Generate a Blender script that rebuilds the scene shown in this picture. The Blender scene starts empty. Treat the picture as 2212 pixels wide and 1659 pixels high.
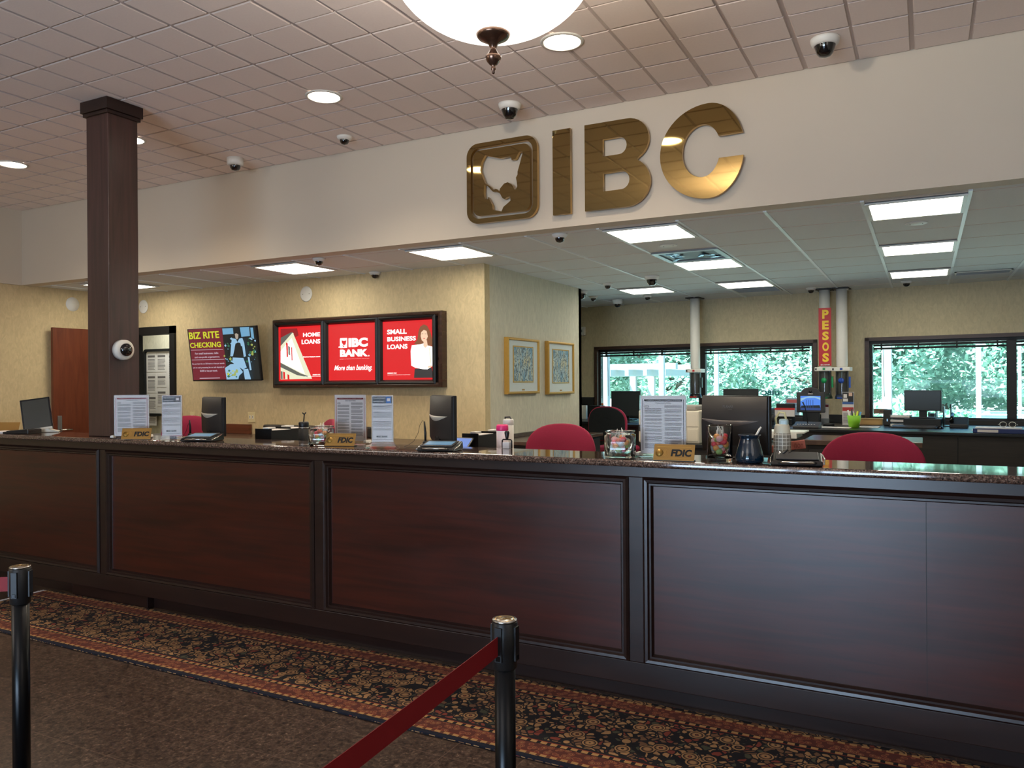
import bpy, bmesh, math, random
from mathutils import Vector, Matrix
random.seed(7)
S = bpy.context.scene
COL = S.collection
PI = math.pi
def R(d): return d*PI/180

# ------------------------------------------------------------------ camera
F = 1702.0; PX = 1106.0; PY = 829.5
_y = Vector((892, 8.5, -F)).normalized()
_x = -Vector((-3247, -20.5, -F)).normalized()
_x = (_x - _y*_x.dot(_y)).normalized()
_z = _x.cross(_y)
ROT = Matrix((_x, _y, _z))
EYE = Vector((0, 0, 1.5))
cd = bpy.data.cameras.new('camera'); cam = bpy.data.objects.new('camera', cd); COL.objects.link(cam)
cd.sensor_width = 36; cd.sensor_fit = 'HORIZONTAL'; cd.lens = F/2212*36; cd.clip_end = 300
cam.matrix_world = Matrix.Translation(EYE) @ ROT.to_4x4()
S.camera = cam
# points of the photograph laid on the real planes of the room
def ray(px, py): return ROT @ Vector((px-PX, -(py-PY), -F))
def onX(px, py, X): d = ray(px, py); return EYE + d*(X/d.x)
def onY(px, py, Y): d = ray(px, py); return EYE + d*(Y/d.y)
def onZ(px, py, Z): d = ray(px, py); return EYE + d*((Z-1.5)/d.z)

# ------------------------------------------------------------------ view, sky, sun, daylight
S.view_settings.view_transform = 'Standard'; S.view_settings.look = 'None'
S.view_settings.gamma = 1; S.view_settings.use_curve_mapping = False
S.view_settings.exposure = 0.0
W = bpy.data.worlds.new('sky'); S.world = W; W.use_nodes = True
nt = W.node_tree; bg = nt.nodes['Background']
sky = nt.nodes.new('ShaderNodeTexSky'); sky.sky_type = 'HOSEK_WILKIE'
sky.sun_direction = Vector((-.45, -.35, .8)).normalized(); sky.turbidity = 4
nt.links.new(sky.outputs[0], bg.inputs[0]); bg.inputs[1].default_value = 15
def light(name, kind, loc, energy, color=(1,1,1), rot=None, **kw):
    l = bpy.data.lights.new(name, kind); l.energy = energy; l.color = color
    for k, v in kw.items(): setattr(l, k, v)
    o = bpy.data.objects.new(name, l); COL.objects.link(o); o.location = loc
    if rot: o.rotation_euler = rot
    return o
light('sun', 'SUN', (0, 0, 20), 30.0, (1, .97, .92), (R(38), 0, R(-38)), angle=.009)
# daylight through the entrance glazing behind the camera and the drive-through windows
light('entrance_daylight', 'AREA', (-1.7, -4.85, .85), 260, (.58, .74, 1.0), (R(90), 0, 0), shape='RECTANGLE', size=3.4, size_y=1.3)
for x, y, sx in ((-2.9, 11.1, 3.2), (1.6, 10.7, 4.4)):     # portals: sky light sampled through the window openings
    o = light('window_portal', 'AREA', (x, y, 1.5), 1, (1, 1, 1), (R(-90), 0, R(-5)), shape='RECTANGLE', size=sx, size_y=1.1); o.data.cycles.is_portal = True

# ------------------------------------------------------------------ materials
def lin(c):
    c = c/255.0
    return c/12.92 if c <= .04045 else ((c+.055)/1.055)**2.4
def rgb(r, g, b): return (lin(r), lin(g), lin(b), 1)
MATS = {}
def mat(name, col, rough=.5, metal=0, emit=0, var=.08, scale=14, bump=0, bscale=60, coat=0, trans=0, ior=1.45, spec=.5):
    if name in MATS: return MATS[name]
    m = bpy.data.materials.new(name); m.use_nodes = True; n = m.node_tree; b = n.nodes['Principled BSDF']
    c = rgb(*col)
    b.inputs['Roughness'].default_value = rough; b.inputs['Metallic'].default_value = metal
    b.inputs['Coat Weight'].default_value = coat; b.inputs['Transmission Weight'].default_value = trans
    b.inputs['IOR'].default_value = ior; b.inputs['Specular IOR Level'].default_value = spec
    b.inputs['Base Color'].default_value = c
    if emit:
        b.inputs['Emission Color'].default_value = c; b.inputs['Emission Strength'].default_value = emit
        b.inputs['Base Color'].default_value = (0.02, .02, .02, 1)
    elif var:
        tc = n.nodes.new('ShaderNodeTexCoord'); no = n.nodes.new('ShaderNodeTexNoise'); no.inputs['Scale'].default_value = scale
        no.inputs['Detail'].default_value = 5
        mx = n.nodes.new('ShaderNodeMix'); mx.data_type = 'RGBA'
        mx.inputs[6].default_value = tuple(v*(1-var) for v in c[:3])+(1,); mx.inputs[7].default_value = tuple(min(1, v*(1+var)) for v in c[:3])+(1,)
        n.links.new(tc.outputs['Object'], no.inputs['Vector']); n.links.new(no.outputs[0], mx.inputs[0]); n.links.new(mx.outputs[2], b.inputs['Base Color'])
    if bump:
        tc = n.nodes.new('ShaderNodeTexCoord'); no = n.nodes.new('ShaderNodeTexNoise'); no.inputs['Scale'].default_value = bscale
        no.inputs['Detail'].default_value = 4
        bp = n.nodes.new('ShaderNodeBump'); bp.inputs['Strength'].default_value = bump; bp.inputs['Distance'].default_value = .01
        n.links.new(tc.outputs['Object'], no.inputs['Vector']); n.links.new(no.outputs[0], bp.inputs['Height']); n.links.new(bp.outputs[0], b.inputs['Normal'])
    MATS[name] = m; return m
def nodes(m): return m.node_tree, m.node_tree.nodes['Principled BSDF']
def ramp(n, stops, interp='LINEAR'):
    r = n.nodes.new('ShaderNodeValToRGB'); r.color_ramp.interpolation = interp
    e = r.color_ramp.elements
    while len(e) < len(stops): e.new(.5)
    for k, (p, c) in enumerate(stops): e[k].position = p; e[k].color = c
    return r
def math_(n, op, a, b=None):
    q = n.nodes.new('ShaderNodeMath'); q.operation = op
    for i, v in enumerate((a, b)):
        if v is None: continue
        if hasattr(v, 'is_output'): n.links.new(v, q.inputs[i])
        else: q.inputs[i].default_value = v
    return q.outputs[0]
def mixc(n, f, a, b):
    q = n.nodes.new('ShaderNodeMix'); q.data_type = 'RGBA'
    for i, v in ((0, f), (6, a), (7, b)):
        if hasattr(v, 'is_output'): n.links.new(v, q.inputs[i])
        else: q.inputs[i].default_value = v
    return q.outputs[2]
def pos(n, sc=(1,1,1), rot=(0,0,0), out='Object'):
    tc = n.nodes.new('ShaderNodeTexCoord'); mp = n.nodes.new('ShaderNodeMapping')
    mp.inputs['Scale'].default_value = sc; mp.inputs['Rotation'].default_value = rot
    n.links.new(tc.outputs[out], mp.inputs[0]); return mp.outputs[0]

def wood(name, c1, c2, rough=.3, sc=(1.2, 1.2, 14), coat=.0, spec=.5):
    m = mat(name, c1, rough, var=0, coat=coat, spec=spec); n, b = nodes(m)
    no = n.nodes.new('ShaderNodeTexNoise'); no.inputs['Scale'].default_value = 2.2; no.inputs['Detail'].default_value = 8; no.inputs['Distortion'].default_value = .8
    n.links.new(pos(n, sc), no.inputs[0])
    r = ramp(n, [(.3, rgb(*c1)), (.7, rgb(*c2))]); n.links.new(no.outputs[0], r.inputs[0]); n.links.new(r.outputs[0], b.inputs['Base Color'])
    n2 = n.nodes.new('ShaderNodeTexNoise'); n2.inputs['Scale'].default_value = 2.0; n2.inputs['Detail'].default_value = 3
    n.links.new(pos(n, (.6, .6, 1.6)), n2.inputs[0])
    rr = n.nodes.new('ShaderNodeMapRange'); rr.inputs[3].default_value = max(.05, rough-.09); rr.inputs[4].default_value = rough+.12
    n.links.new(n2.outputs[0], rr.inputs[0]); n.links.new(rr.outputs[0], b.inputs['Roughness'])
    return m
M_PANEL = wood('mahogany_panel', (42, 13, 7), (68, 22, 11), .30, (.7, .7, 11), spec=.7)
M_TRIM = wood('mahogany_trim', (30, 17, 14), (42, 24, 19), .30, (1, 1, 9), spec=.65)
M_COLW = wood('column_wood', (56, 38, 34), (78, 52, 47), .32, (14, 14, .8), spec=.7)
M_DOORW = wood('door_wood', (92, 42, 25), (112, 56, 34), .38, (9, 9, .9))
M_RAIL = wood('rail_wood', (86, 42, 26), (110, 58, 36), .4)
M_DESK = wood('dark_desk', (20, 22, 24), (30, 30, 32), .30)
M_DESKF = wood('dark_desk_front', (30, 27, 25), (44, 38, 34), .5)

m = mat('granite_ledge', (70, 50, 42), .07, var=0, spec=.8, coat=.5); n, b = nodes(m); M_GRAN = m
b.inputs['Coat Roughness'].default_value = .03
v = n.nodes.new('ShaderNodeTexVoronoi'); v.inputs['Scale'].default_value = 190; n.links.new(pos(n), v.inputs[0])
r = ramp(n, [(.0, rgb(30, 24, 22)), (.35, rgb(66, 50, 43)), (.7, rgb(104, 80, 68)), (1, rgb(150, 130, 118))]); n.links.new(v.outputs['Color'], r.inputs[0]); n.links.new(r.outputs[0], b.inputs['Base Color'])

def wallpaper(name, c, rough=.75, bscale=(26, 26, 12)):
    m = mat(name, c, rough, var=0); n, b = nodes(m)
    no = n.nodes.new('ShaderNodeTexNoise'); no.inputs['Scale'].default_value = 1; no.inputs['Detail'].default_value = 6; no.inputs['Distortion'].default_value = 1.2
    n.links.new(pos(n, bscale), no.inputs[0])
    cc = rgb(*c)
    r = ramp(n, [(.3, tuple(x*.88 for x in cc[:3])+(1,)), (.7, tuple(min(1, x*1.08) for x in cc[:3])+(1,))]); n.links.new(no.outputs[0], r.inputs[0]); n.links.new(r.outputs[0], b.inputs['Base Color'])
    bp = n.nodes.new('ShaderNodeBump'); bp.inputs['Strength'].default_value = .35; bp.inputs['Distance'].default_value = .004
    n.links.new(no.outputs[0], bp.inputs['Height']); n.links.new(bp.outputs[0], b.inputs['Normal'])
    return m
M_WP = wallpaper('beige_wallpaper', (204, 183, 142))
M_WP2 = wallpaper('pale_wallpaper', (205, 198, 178), bscale=(34, 34, 9))
M_WP3 = wallpaper('sand_wallpaper', (196, 182, 150))
M_HEAD = mat('header_paint', (206, 194, 176), .7, var=.02, scale=3, bump=.05, bscale=300)
M_CEIL = mat('ceiling_tile', (240, 226, 218), .9, var=.04, scale=70)
M_TEESHADE = mat('ceiling_tee_seam_shade', (204, 190, 182), .8, var=.03)  # grey of the tees, also painted on tile bevels as seam shade
M_CEIL2 = mat('low_ceiling_tile', (222, 224, 224), .9, var=.04, scale=60)
M_TEE = mat('ceiling_tee', (232, 236, 238), .4, var=.02)
M_WHITE = mat('white_plastic', (225, 222, 214), .45, var=.02)
M_WMET = mat('white_metal', (214, 212, 204), .4, var=.02)
M_GREYM = mat('grey_metal', (130, 132, 134), .35, metal=.6)
M_STEEL = mat('satin_steel', (190, 188, 182), .22, metal=1, var=.03)
M_BLK = mat('black_plastic', (22, 22, 23), .38, var=.15)
M_BLKG = mat('black_gloss', (10, 10, 11), .1, var=0)
M_BLKM = mat('matte_black', (16, 16, 17), .65, var=.1)
M_DGREY = mat('dark_grey_plastic', (52, 50, 52), .42, var=.06)
M_CHAR = mat('charcoal', (38, 36, 36), .5, var=.1)
M_DOME = mat('smoked_dome', (12, 12, 14), .04, var=0, coat=1)
M_PAPER = mat('white_paper', (212, 206, 204), .7, var=.02)
M_INK = mat('grey_ink', (104, 98, 98), .8, var=0)
M_INKD = mat('dark_ink', (40, 36, 38), .8, var=0)
M_REDI = mat('red_ink', (140, 26, 44), .7, var=0)
M_REDF = mat('red_fabric', (150, 34, 66), .85, var=.12, scale=160, bump=.1, bscale=700)
M_BLKF = mat('black_fabric', (14, 20, 24), .85, var=.1, scale=160)
M_BRASS = mat('gold_letter', (158, 137, 90), .045, metal=1, var=0)
M_BRSD = mat('gold_edge', (196, 158, 96), .2, metal=1, var=0)
M_PLAQ = mat('brass_plaque', (160, 120, 60), .38, metal=.3, var=.04)
M_GOLDW = mat('gilt_frame', (192, 148, 70), .4, metal=.4, var=.1, scale=40)
M_BELT = mat('red_webbing', (132, 16, 26), .6, var=.08, scale=300)
M_POST = mat('black_powder_coat', (5, 6, 8), .3, var=.1, spec=.3)
M_CLR = mat('clear_glass', (246, 252, 250), .01, var=0, trans=1, ior=1.45)
M_ACR = mat('clear_acrylic', (246, 246, 246), .03, var=0, trans=1, ior=1.12)
def emis(name, c, s): return mat(name, c, .5, emit=s, var=0)
M_TUBE = emis('fluorescent_lens', (255, 249, 230), 15)
M_DL = emis('downlight_lens', (255, 240, 218), 22)
M_RED = emis('backlit_red', (226, 14, 26), 1.0)
M_REDD = emis('backlit_dark_red', (150, 10, 24), 1.0)
M_LW = emis('backlit_white', (255, 255, 248), 1.6)
M_LCR = emis('backlit_cream', (240, 238, 205), 1.0)
M_LGY = emis('backlit_grey', (110, 112, 104), .8)
M_LDK = emis('backlit_dark', (60, 56, 58), .7)
M_LHAIR = emis('backlit_brown', (140, 84, 50), .9)
M_LSKIN = emis('backlit_skin', (250, 212, 180), 1.0)
M_SRED = emis('screen_red', (118, 24, 44), .85)
M_SYEL = emis('screen_yellow', (208, 214, 44), .95)
M_SWH = emis('screen_white', (215, 200, 214), .85)
M_SBLU = emis('screen_blue', (120, 178, 214), .85)
M_SLB = emis('screen_light_blue', (158, 204, 236), .85)
M_SDK = emis('screen_dark', (14, 22, 24), .9)
M_SGR = emis('screen_green', (52, 120, 84), .8)
M_SYG = emis('screen_lime', (176, 190, 90), .8)
M_SSK = emis('screen_skin', (188, 176, 160), .8)
M_STAB = emis('tablet_blue', (84, 130, 214), .9)
M_SUI = emis('kiosk_sky', (78, 134, 232), 1.0)

def glass_pane():
    m = bpy.data.materials.new('tinted_window_glass'); m.use_nodes = True; n = m.node_tree
    n.nodes.remove(n.nodes['Principled BSDF']); out = n.nodes['Material Output']
    t = n.nodes.new('ShaderNodeBsdfTransparent'); t.inputs[0].default_value = (.80, .99, 1.0, 1)
    g = n.nodes.new('ShaderNodeBsdfGlossy'); g.inputs['Roughness'].default_value = .01
    fr = n.nodes.new('ShaderNodeFresnel'); fr.inputs[0].default_value = 1.16
    mx = n.nodes.new('ShaderNodeMixShader'); n.links.new(fr.outputs[0], mx.inputs[0]); n.links.new(t.outputs[0], mx.inputs[1]); n.links.new(g.outputs[0], mx.inputs[2])
    n.links.new(mx.outputs[0], out.inputs[0]); return m
M_PANE = glass_pane()

# ------------------------------------------------------------------ mesh builder
class MB:
    def __init__(s, M=None): s.bm = bmesh.new(); s.mats = []; s.M = M or Matrix()
    def mi(s, m):
        if m not in s.mats: s.mats.append(m)
        return s.mats.index(m)
    def face(s, pts, m, smooth=False):
        vs = [s.bm.verts.new(s.M @ Vector(p)) for p in pts]
        f = s.bm.faces.new(vs); f.material_index = s.mi(m); f.smooth = smooth; return s
    def box(s, x0, x1, y0, y1, z0, z1, m, M=None):
        if x0 > x1: x0, x1 = x1, x0
        if y0 > y1: y0, y1 = y1, y0
        if z0 > z1: z0, z1 = z1, z0
        T = s.M @ M if M else s.M; k = s.mi(m)
        v = [s.bm.verts.new(T @ Vector(p)) for p in ((x0,y0,z0),(x1,y0,z0),(x1,y1,z0),(x0,y1,z0),(x0,y0,z1),(x1,y0,z1),(x1,y1,z1),(x0,y1,z1))]
        for q in ((0,3,2,1),(4,5,6,7),(0,1,5,4),(1,2,6,5),(2,3,7,6),(3,0,4,7)):
            s.bm.faces.new([v[i] for i in q]).material_index = k
        return s
    def prism(s, pts, y0, y1, m, M=None, smooth=False):     # outline in local x,z extruded along y
        T = s.M @ M if M else s.M; k = s.mi(m)
        a = [s.bm.verts.new(T @ Vector((p[0], y0, p[1]))) for p in pts]; c = [s.bm.verts.new(T @ Vector((p[0], y1, p[1]))) for p in pts]
        s.bm.faces.new(a).material_index = k; s.bm.faces.new(c[::-1]).material_index = k
        for i in range(len(pts)):
            j = (i+1) % len(pts); f = s.bm.faces.new((a[j], a[i], c[i], c[j])); f.material_index = k; f.smooth = smooth
        return s
    def lathe(s, prof, m, seg=28, M=None, cap=True, sq=None):       # profile of (radius, z)
        T = s.M @ M if M else s.M; k = s.mi(m); rings = []
        for r, z in prof:
            if r < 1e-6: rings.append([s.bm.verts.new(T @ Vector((0, 0, z)))])
            else: rings.append([s.bm.verts.new(T @ Vector((r*math.cos(2*PI*i/seg), r*math.sin(2*PI*i/seg), z))) for i in range(seg)])
        for a, c in zip(rings, rings[1:]):
            for i in range(seg):
                j = (i+1) % seg
                if len(a) == 1 and len(c) == 1: continue
                q = (a[0], c[j], c[i]) if len(a) == 1 else ((a[i], a[j], c[0]) if len(c) == 1 else (a[i], a[j], c[j], c[i]))
                f = s.bm.faces.new(q); f.material_index = k; f.smooth = True
        if cap:
            for rg, fl in ((rings[0], 1), (rings[-1], 0)):
                if len(rg) > 2: s.bm.faces.new(rg[::-1] if fl else rg).material_index = k
        return s
    def tube(s, pts, r, m, seg=8, M=None):
        T = s.M @ M if M else s.M; k = s.mi(m); pts = [Vector(p) for p in pts]; rings = []
        rr = r if isinstance(r, (list, tuple)) else [r]*len(pts)
        prev = None
        for i, p in enumerate(pts):
            d = (pts[min(i+1, len(pts)-1)] - pts[max(i-1, 0)]).normalized()
            if prev is None: u = d.orthogonal().normalized()
            else: u = (prev - d*prev.dot(d)).normalized()
            prev = u; w = d.cross(u)
            rings.append([s.bm.verts.new(T @ (p + (u*math.cos(2*PI*a/seg) + w*math.sin(2*PI*a/seg))*rr[i])) for a in range(seg)])
        for a, c in zip(rings, rings[1:]):
            for i in range(seg):
                j = (i+1) % seg; f = s.bm.faces.new((a[i], a[j], c[j], c[i])); f.material_index = k; f.smooth = True
        s.bm.faces.new(rings[0][::-1]).material_index = k; s.bm.faces.new(rings[-1]).material_index = k
        return s
    def sphere(s, c, r, m, sc=(1,1,1), seg=14, rings=9, lo=-90, hi=90):
        prof = [(math.cos(R(lo+(hi-lo)*i/rings)), math.sin(R(lo+(hi-lo)*i/rings))) for i in range(rings+1)]
        prof = [(0 if abs(a) < 1e-6 else a, b) for a, b in prof]
        return s.lathe(prof, m, seg, Matrix.Translation(c) @ Matrix.Diagonal((r*sc[0], r*sc[1], r*sc[2], 1)), cap=lo > -90 or hi < 90)
    def build(s, name, parent=None, bevel=0, seg=2, loc=None):
        bmesh.ops.recalc_face_normals(s.bm, faces=s.bm.faces)
        me = bpy.data.meshes.new(name); s.bm.to_mesh(me); s.bm.free()
        for m in s.mats: me.materials.append(m)
        o = bpy.data.objects.new(name, me); COL.objects.link(o)
        if parent: o.parent = parent
        else:
            co = [v.co for v in me.vertices]
            c = Vector(((min(v.x for v in co)+max(v.x for v in co))/2, (min(v.y for v in co)+max(v.y for v in co))/2, min(v.z for v in co)))
            me.transform(Matrix.Translation(-c)); o.location = c
        if bevel:
            q = o.modifiers.new('bevel', 'BEVEL'); q.width = bevel; q.segments = seg; q.limit_method = 'ANGLE'; q.angle_limit = R(40)
        return o
def tag(o, label=None, cat=None, group=None, kind=None):
    if label: o['label'] = label
    if cat: o['category'] = cat
    if group: o['group'] = group
    if kind: o['kind'] = kind
    return o
def thing(name, label, cat, loc=(0,0,0), rz=0, group=None):
    o = bpy.data.objects.new(name, None); COL.objects.link(o); o.location = loc; o.rotation_euler = (0, 0, rz); o.empty_display_size = .05
    return tag(o, label, cat, group)
def struct(o): o['kind'] = 'structure'; return o
def dup(root, loc=None, rz=None, label=None, group=None):
    def cp(o, par):
        c = o.copy(); COL.objects.link(c)
        if par: c.parent = par
        for ch in o.children: cp(ch, c)
        return c
    r = cp(root, None)
    if loc is not None: r.location = loc
    if rz is not None: r.rotation_euler = (0, 0, rz)
    if label: r['label'] = label
    if group: r['group'] = group
    return r
def curve_mesh(name, loops, y0, y1, m, parent):     # 2D outlines (x,z) with holes, extruded in y
    cu = bpy.data.curves.new(name, 'CURVE'); cu.dimensions = '2D'; cu.fill_mode = 'BOTH'; cu.extrude = abs(y1-y0)/2
    for lp in loops:
        sp = cu.splines.new('POLY'); sp.points.add(len(lp)-1); sp.use_cyclic_u = True
        for i, p in enumerate(lp): sp.points[i].co = (p[0], p[1], 0, 1)
    t = bpy.data.objects.new('tmp', cu); COL.objects.link(t); dg = bpy.context.evaluated_depsgraph_get()
    me = bpy.data.meshes.new_from_object(t.evaluated_get(dg)); bpy.data.objects.remove(t)
    me.transform(Matrix.Translation((0, (y0+y1)/2, 0)) @ Matrix.Rotation(R(90), 4, 'X')); me.name = name
    me.materials.clear(); me.materials.append(m)
    o = bpy.data.objects.new(name, me); COL.objects.link(o); o.parent = parent; return o
_tc = {}
def text_mesh(s, bold=0, shear=0):
    cu = bpy.data.curves.new('txt', 'FONT'); cu.body = s; cu.offset = bold; cu.shear = shear; cu.size = 1; cu.resolution_u = 3; cu.extrude = .02
    t = bpy.data.objects.new('tmp', cu); COL.objects.link(t); dg = bpy.context.evaluated_depsgraph_get()
    me = bpy.data.meshes.new_from_object(t.evaluated_get(dg)); bpy.data.objects.remove(t); return me
def words(name, s, parent, m, box, y, bold=.015, shear=0, thick=.0006, M=None):
    # box = x0,x1,z0,z1 in the parent's frame, read from -y
    me = text_mesh(s, bold, shear); me.name = name; co = [v.co for v in me.vertices]
    a, c = min(v.x for v in co), max(v.x for v in co); d, e = min(v.y for v in co), max(v.y for v in co)
    x0, x1, z0, z1 = box
    for v in me.vertices:
        u = x0+(v.co.x-a)/(c-a)*(x1-x0); w = z0+(v.co.y-d)/(e-d)*(z1-z0)
        v.co = Vector((u, y-(v.co.z+.02)/.04*thick, w))
    if M: me.transform(M)
    me.materials.clear(); me.materials.append(m)
    o = bpy.data.objects.new(name, me); COL.objects.link(o)
    if parent: o.parent = parent
    return o
def lines(mb, x0, x1, z0, z1, n, y, m, fill=.45, ragged=.25, th=.0003):
    h = (z1-z0)/n
    for i in range(n):
        xe = x1 - (x1-x0)*random.random()*ragged*(1 if i % 4 == 3 else .2)
        zc = z1-h*(i+.5); mb.box(x0, xe, y-th, y, zc-h*fill/2, zc+h*fill/2, m)
def arc(cx, cz, rx, rz, a0, a1, n=14): return [(cx+rx*math.cos(R(a0+(a1-a0)*i/n)), cz+rz*math.sin(R(a0+(a1-a0)*i/n))) for i in range(n+1)]
def rrect(x0, x1, z0, z1, r, n=6):
    return arc(x1-r, z1-r, r, r, 0, 90, n)+arc(x0+r, z1-r, r, r, 90, 180, n)+arc(x0+r, z0+r, r, r, 180, 270, n)+arc(x1-r, z0+r, r, r, 270, 360, n)

# ------------------------------------------------------------------ room shell
XL, XR, YR = -9.13, 4.0, -5.0
ZU, ZL = 3.51, 2.665
YH = 5.38
# lobby floor of 12 inch speckled granite tiles
m = mat('granite_floor', (92, 74, 62), .3, var=0, spec=.5); n, b = nodes(m); M_FLOOR = m
p = pos(n)
sep = n.nodes.new('ShaderNodeSeparateXYZ'); n.links.new(p, sep.inputs[0])
def gridmask(ax, step, off, w):
    f = math_(n, 'FRACT', math_(n, 'DIVIDE', math_(n, 'ADD', ax, off+100*step), step)); d = math_(n, 'ABSOLUTE', math_(n, 'SUBTRACT', f, .5))
    return math_(n, 'GREATER_THAN', d, .5-w/step/2)
gm = math_(n, 'MAXIMUM', gridmask(sep.outputs[0], .3048, 3.38, .0032), gridmask(sep.outputs[1], .3048, -2.405, .0032))
v = n.nodes.new('ShaderNodeTexNoise'); v.inputs['Scale'].default_value = 55; v.inputs['Detail'].default_value = 6; v.inputs['Roughness'].default_value = .7; v.inputs['Distortion'].default_value = .6; n.links.new(p, v.inputs[0])
r1 = ramp(n, [(.36, rgb(34, 25, 20)), (.5, rgb(72, 56, 46)), (.62, rgb(100, 82, 68)), (.72, rgb(168, 138, 116))]); n.links.new(v.outputs[0], r1.inputs[0])
n.links.new(mixc(n, math_(n, 'MULTIPLY', gm, .55), r1.outputs[0], rgb(128, 104, 88)), b.inputs['Base Color'])
struct(MB().box(XL-.3, XR+.2, YR-.2, 3.9, -.1, 0, M_FLOOR).build('floor'))
M_CARP = mat('staff_carpet', (158, 146, 130), .95, var=.2, scale=120, bump=.3, bscale=300)
struct(MB().box(-12, XR+.2, 3.9, 11.6, -.1, 0, M_CARP).build('floor'))

# upper ceiling: scored 2 ft tiles in a tee grid
def upper_ceiling():
    mb = MB(); xs = []; ys = []
    x0 = -2.19 - .3048*23; x = x0
    i = 0
    while x < XR+.1: xs.append((x, i % 2 == 0)); x += .3048; i += 1
    y = 5.15 - .3048*33; i = 0
    while y < 5.2: ys.append((y, i % 2 == 0)); y += .3048; i += 1
    xs.append((XR+.15, True)); ys.append((5.38, True)); ys.insert(0, (YR-.05, True)); xs.insert(0, (XL-.05, True))
    for (xa, ma), (xb, mb_) in zip(xs, xs[1:]):
        for (ya, na), (yb, nb) in zip(ys, ys[1:]):
            if xb-xa < .03 or yb-ya < .03: continue
            ia, ib = (.010 if ma else .005), (.010 if mb_ else .005); ja, jb = (.008 if na else .004), (.008 if nb else .004)
            top, low, e = ZU, ZU-.007, .006
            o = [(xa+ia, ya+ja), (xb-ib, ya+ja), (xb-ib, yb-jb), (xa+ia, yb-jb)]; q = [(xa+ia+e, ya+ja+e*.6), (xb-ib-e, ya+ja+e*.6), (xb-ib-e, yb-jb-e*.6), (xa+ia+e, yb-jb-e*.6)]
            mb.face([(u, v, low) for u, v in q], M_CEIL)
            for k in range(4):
                j = (k+1) % 4; mb.face([(*o[k], top), (*o[j], top), (*q[j], low), (*q[k], low)], M_TEESHADE)  # bevels coloured darker than the tile face to shade the seams
    mb.box(XL-.2, XR+.2, YR-.2, YH+.3, ZU, ZU+.12, M_TEESHADE)
    return struct(mb.build('ceiling'))
upper_ceiling()
# low ceiling behind the header
struct(MB().box(-12, XR+.2, YH+.14, 11.9, ZL, ZL+.12, M_CEIL2).build('ceiling'))
GX = [.255+.61*k for k in range(-16, 7)]; GY = [5.64+.61*k for k in range(0, 10)]
mb = MB()
for x in GX: mb.box(x-.012, x+.012, 5.58, 11.35, ZL-.008, ZL, M_TEE)
for y in GY: mb.box(XL, XR, y-.005, y+.005, ZL-.002, ZL, M_TEESHADE)
tg = struct(mb.build('ceiling_grid')); tg.name = 'trim_1'
# header between the two ceilings
struct(MB().box(XL-.02, XR+.1, YH, YH+.15, 2.657, ZU+.05, M_HEAD).build('wall_header'))
# walls
struct(MB().box(XL-.15, XL, YR, YH, 2.655, ZU+.05, M_HEAD).box(XL-.15, XL-.02, YR, 6.65, 0, 2.655, M_WP).box(XL-.15, XL-.02, YH, 6.65, 2.655, 2.72, M_WP).build('wall_left'))
mb = MB(); mb.box(-9.15, -8.98, 6.65, 6.77, 0, 2.7, M_WP).box(-8.98, -8.22, 6.65, 6.77, 2.15, 2.7, M_WP).box(-8.22, -3.79, 6.65, 6.77, 0, 2.7, M_WP)
struct(mb.build('wall_back'))
struct(MB().box(-3.91, -3.79, 6.77, 9.10, 0, 2.7, M_WP2).box(-3.95, -3.78, 6.6501, 6.66, 0, 2.66, M_WP).build('wall_side'))
struct(MB().box(-12, -3.79, 9.02, 9.10, 0, 2.7, M_WP2).build('wall_hall_rear'))
struct(MB().box(-12, -8.02, 7.70, 7.78, 0, 2.7, M_WP2).build('wall_hall'))
struct(MB().box(-8.02, -7.94, 6.77, 9.05, 0, 2.7, M_WP2).build('wall_hall_right'))
struct(MB().box(-12.1, -12, 6.6, 11.9, 0, 2.8, M_WP2).box(-12.1, XL-.15, 6.6, 6.65, 0, 2.8, M_WP2).build('wall_far_left'))
struct(MB().box(XR, XR+.12, YR, 12, 0, ZU+.05, M_HEAD).build('wall_right'))
mb = MB(); mb.box(XL-.15, -3.4, YR-.12, YR, 0, ZU+.05, M_HEAD).box(0, XR+.12, YR-.12, YR, 0, ZU+.05, M_HEAD).box(-3.4, 0, YR-.12, YR, 2.65, ZU+.05, M_HEAD)
struct(mb.build('wall_rear'))
mb = MB()
for x in (-3.4, -2.3, -1.2, -.08): mb.box(x, x+.08, YR-.1, YR-.02, .0, 2.65, M_DGREY)
mb.box(-3.4, 0, YR-.1, YR-.02, 2.55, 2.65, M_DGREY).box(-3.4, 0, YR-.1, YR-.02, 0, .12, M_DGREY)
e = struct(mb.build('window_1')); MB().box(-3.35, -.05, -.065+YR, -.055+YR, .1, 2.6, M_PANE).build('pane', None).parent = None
for o in list(COL.objects):
    if o.name == 'pane': o.parent = e; o.location = Vector(o.location) - Vector(e.location)
# skirting
struct(MB().box(XL-.02, XL-.005, YR, 6.64, 0, .1, M_TRIM).build('baseboard_left'))

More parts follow.
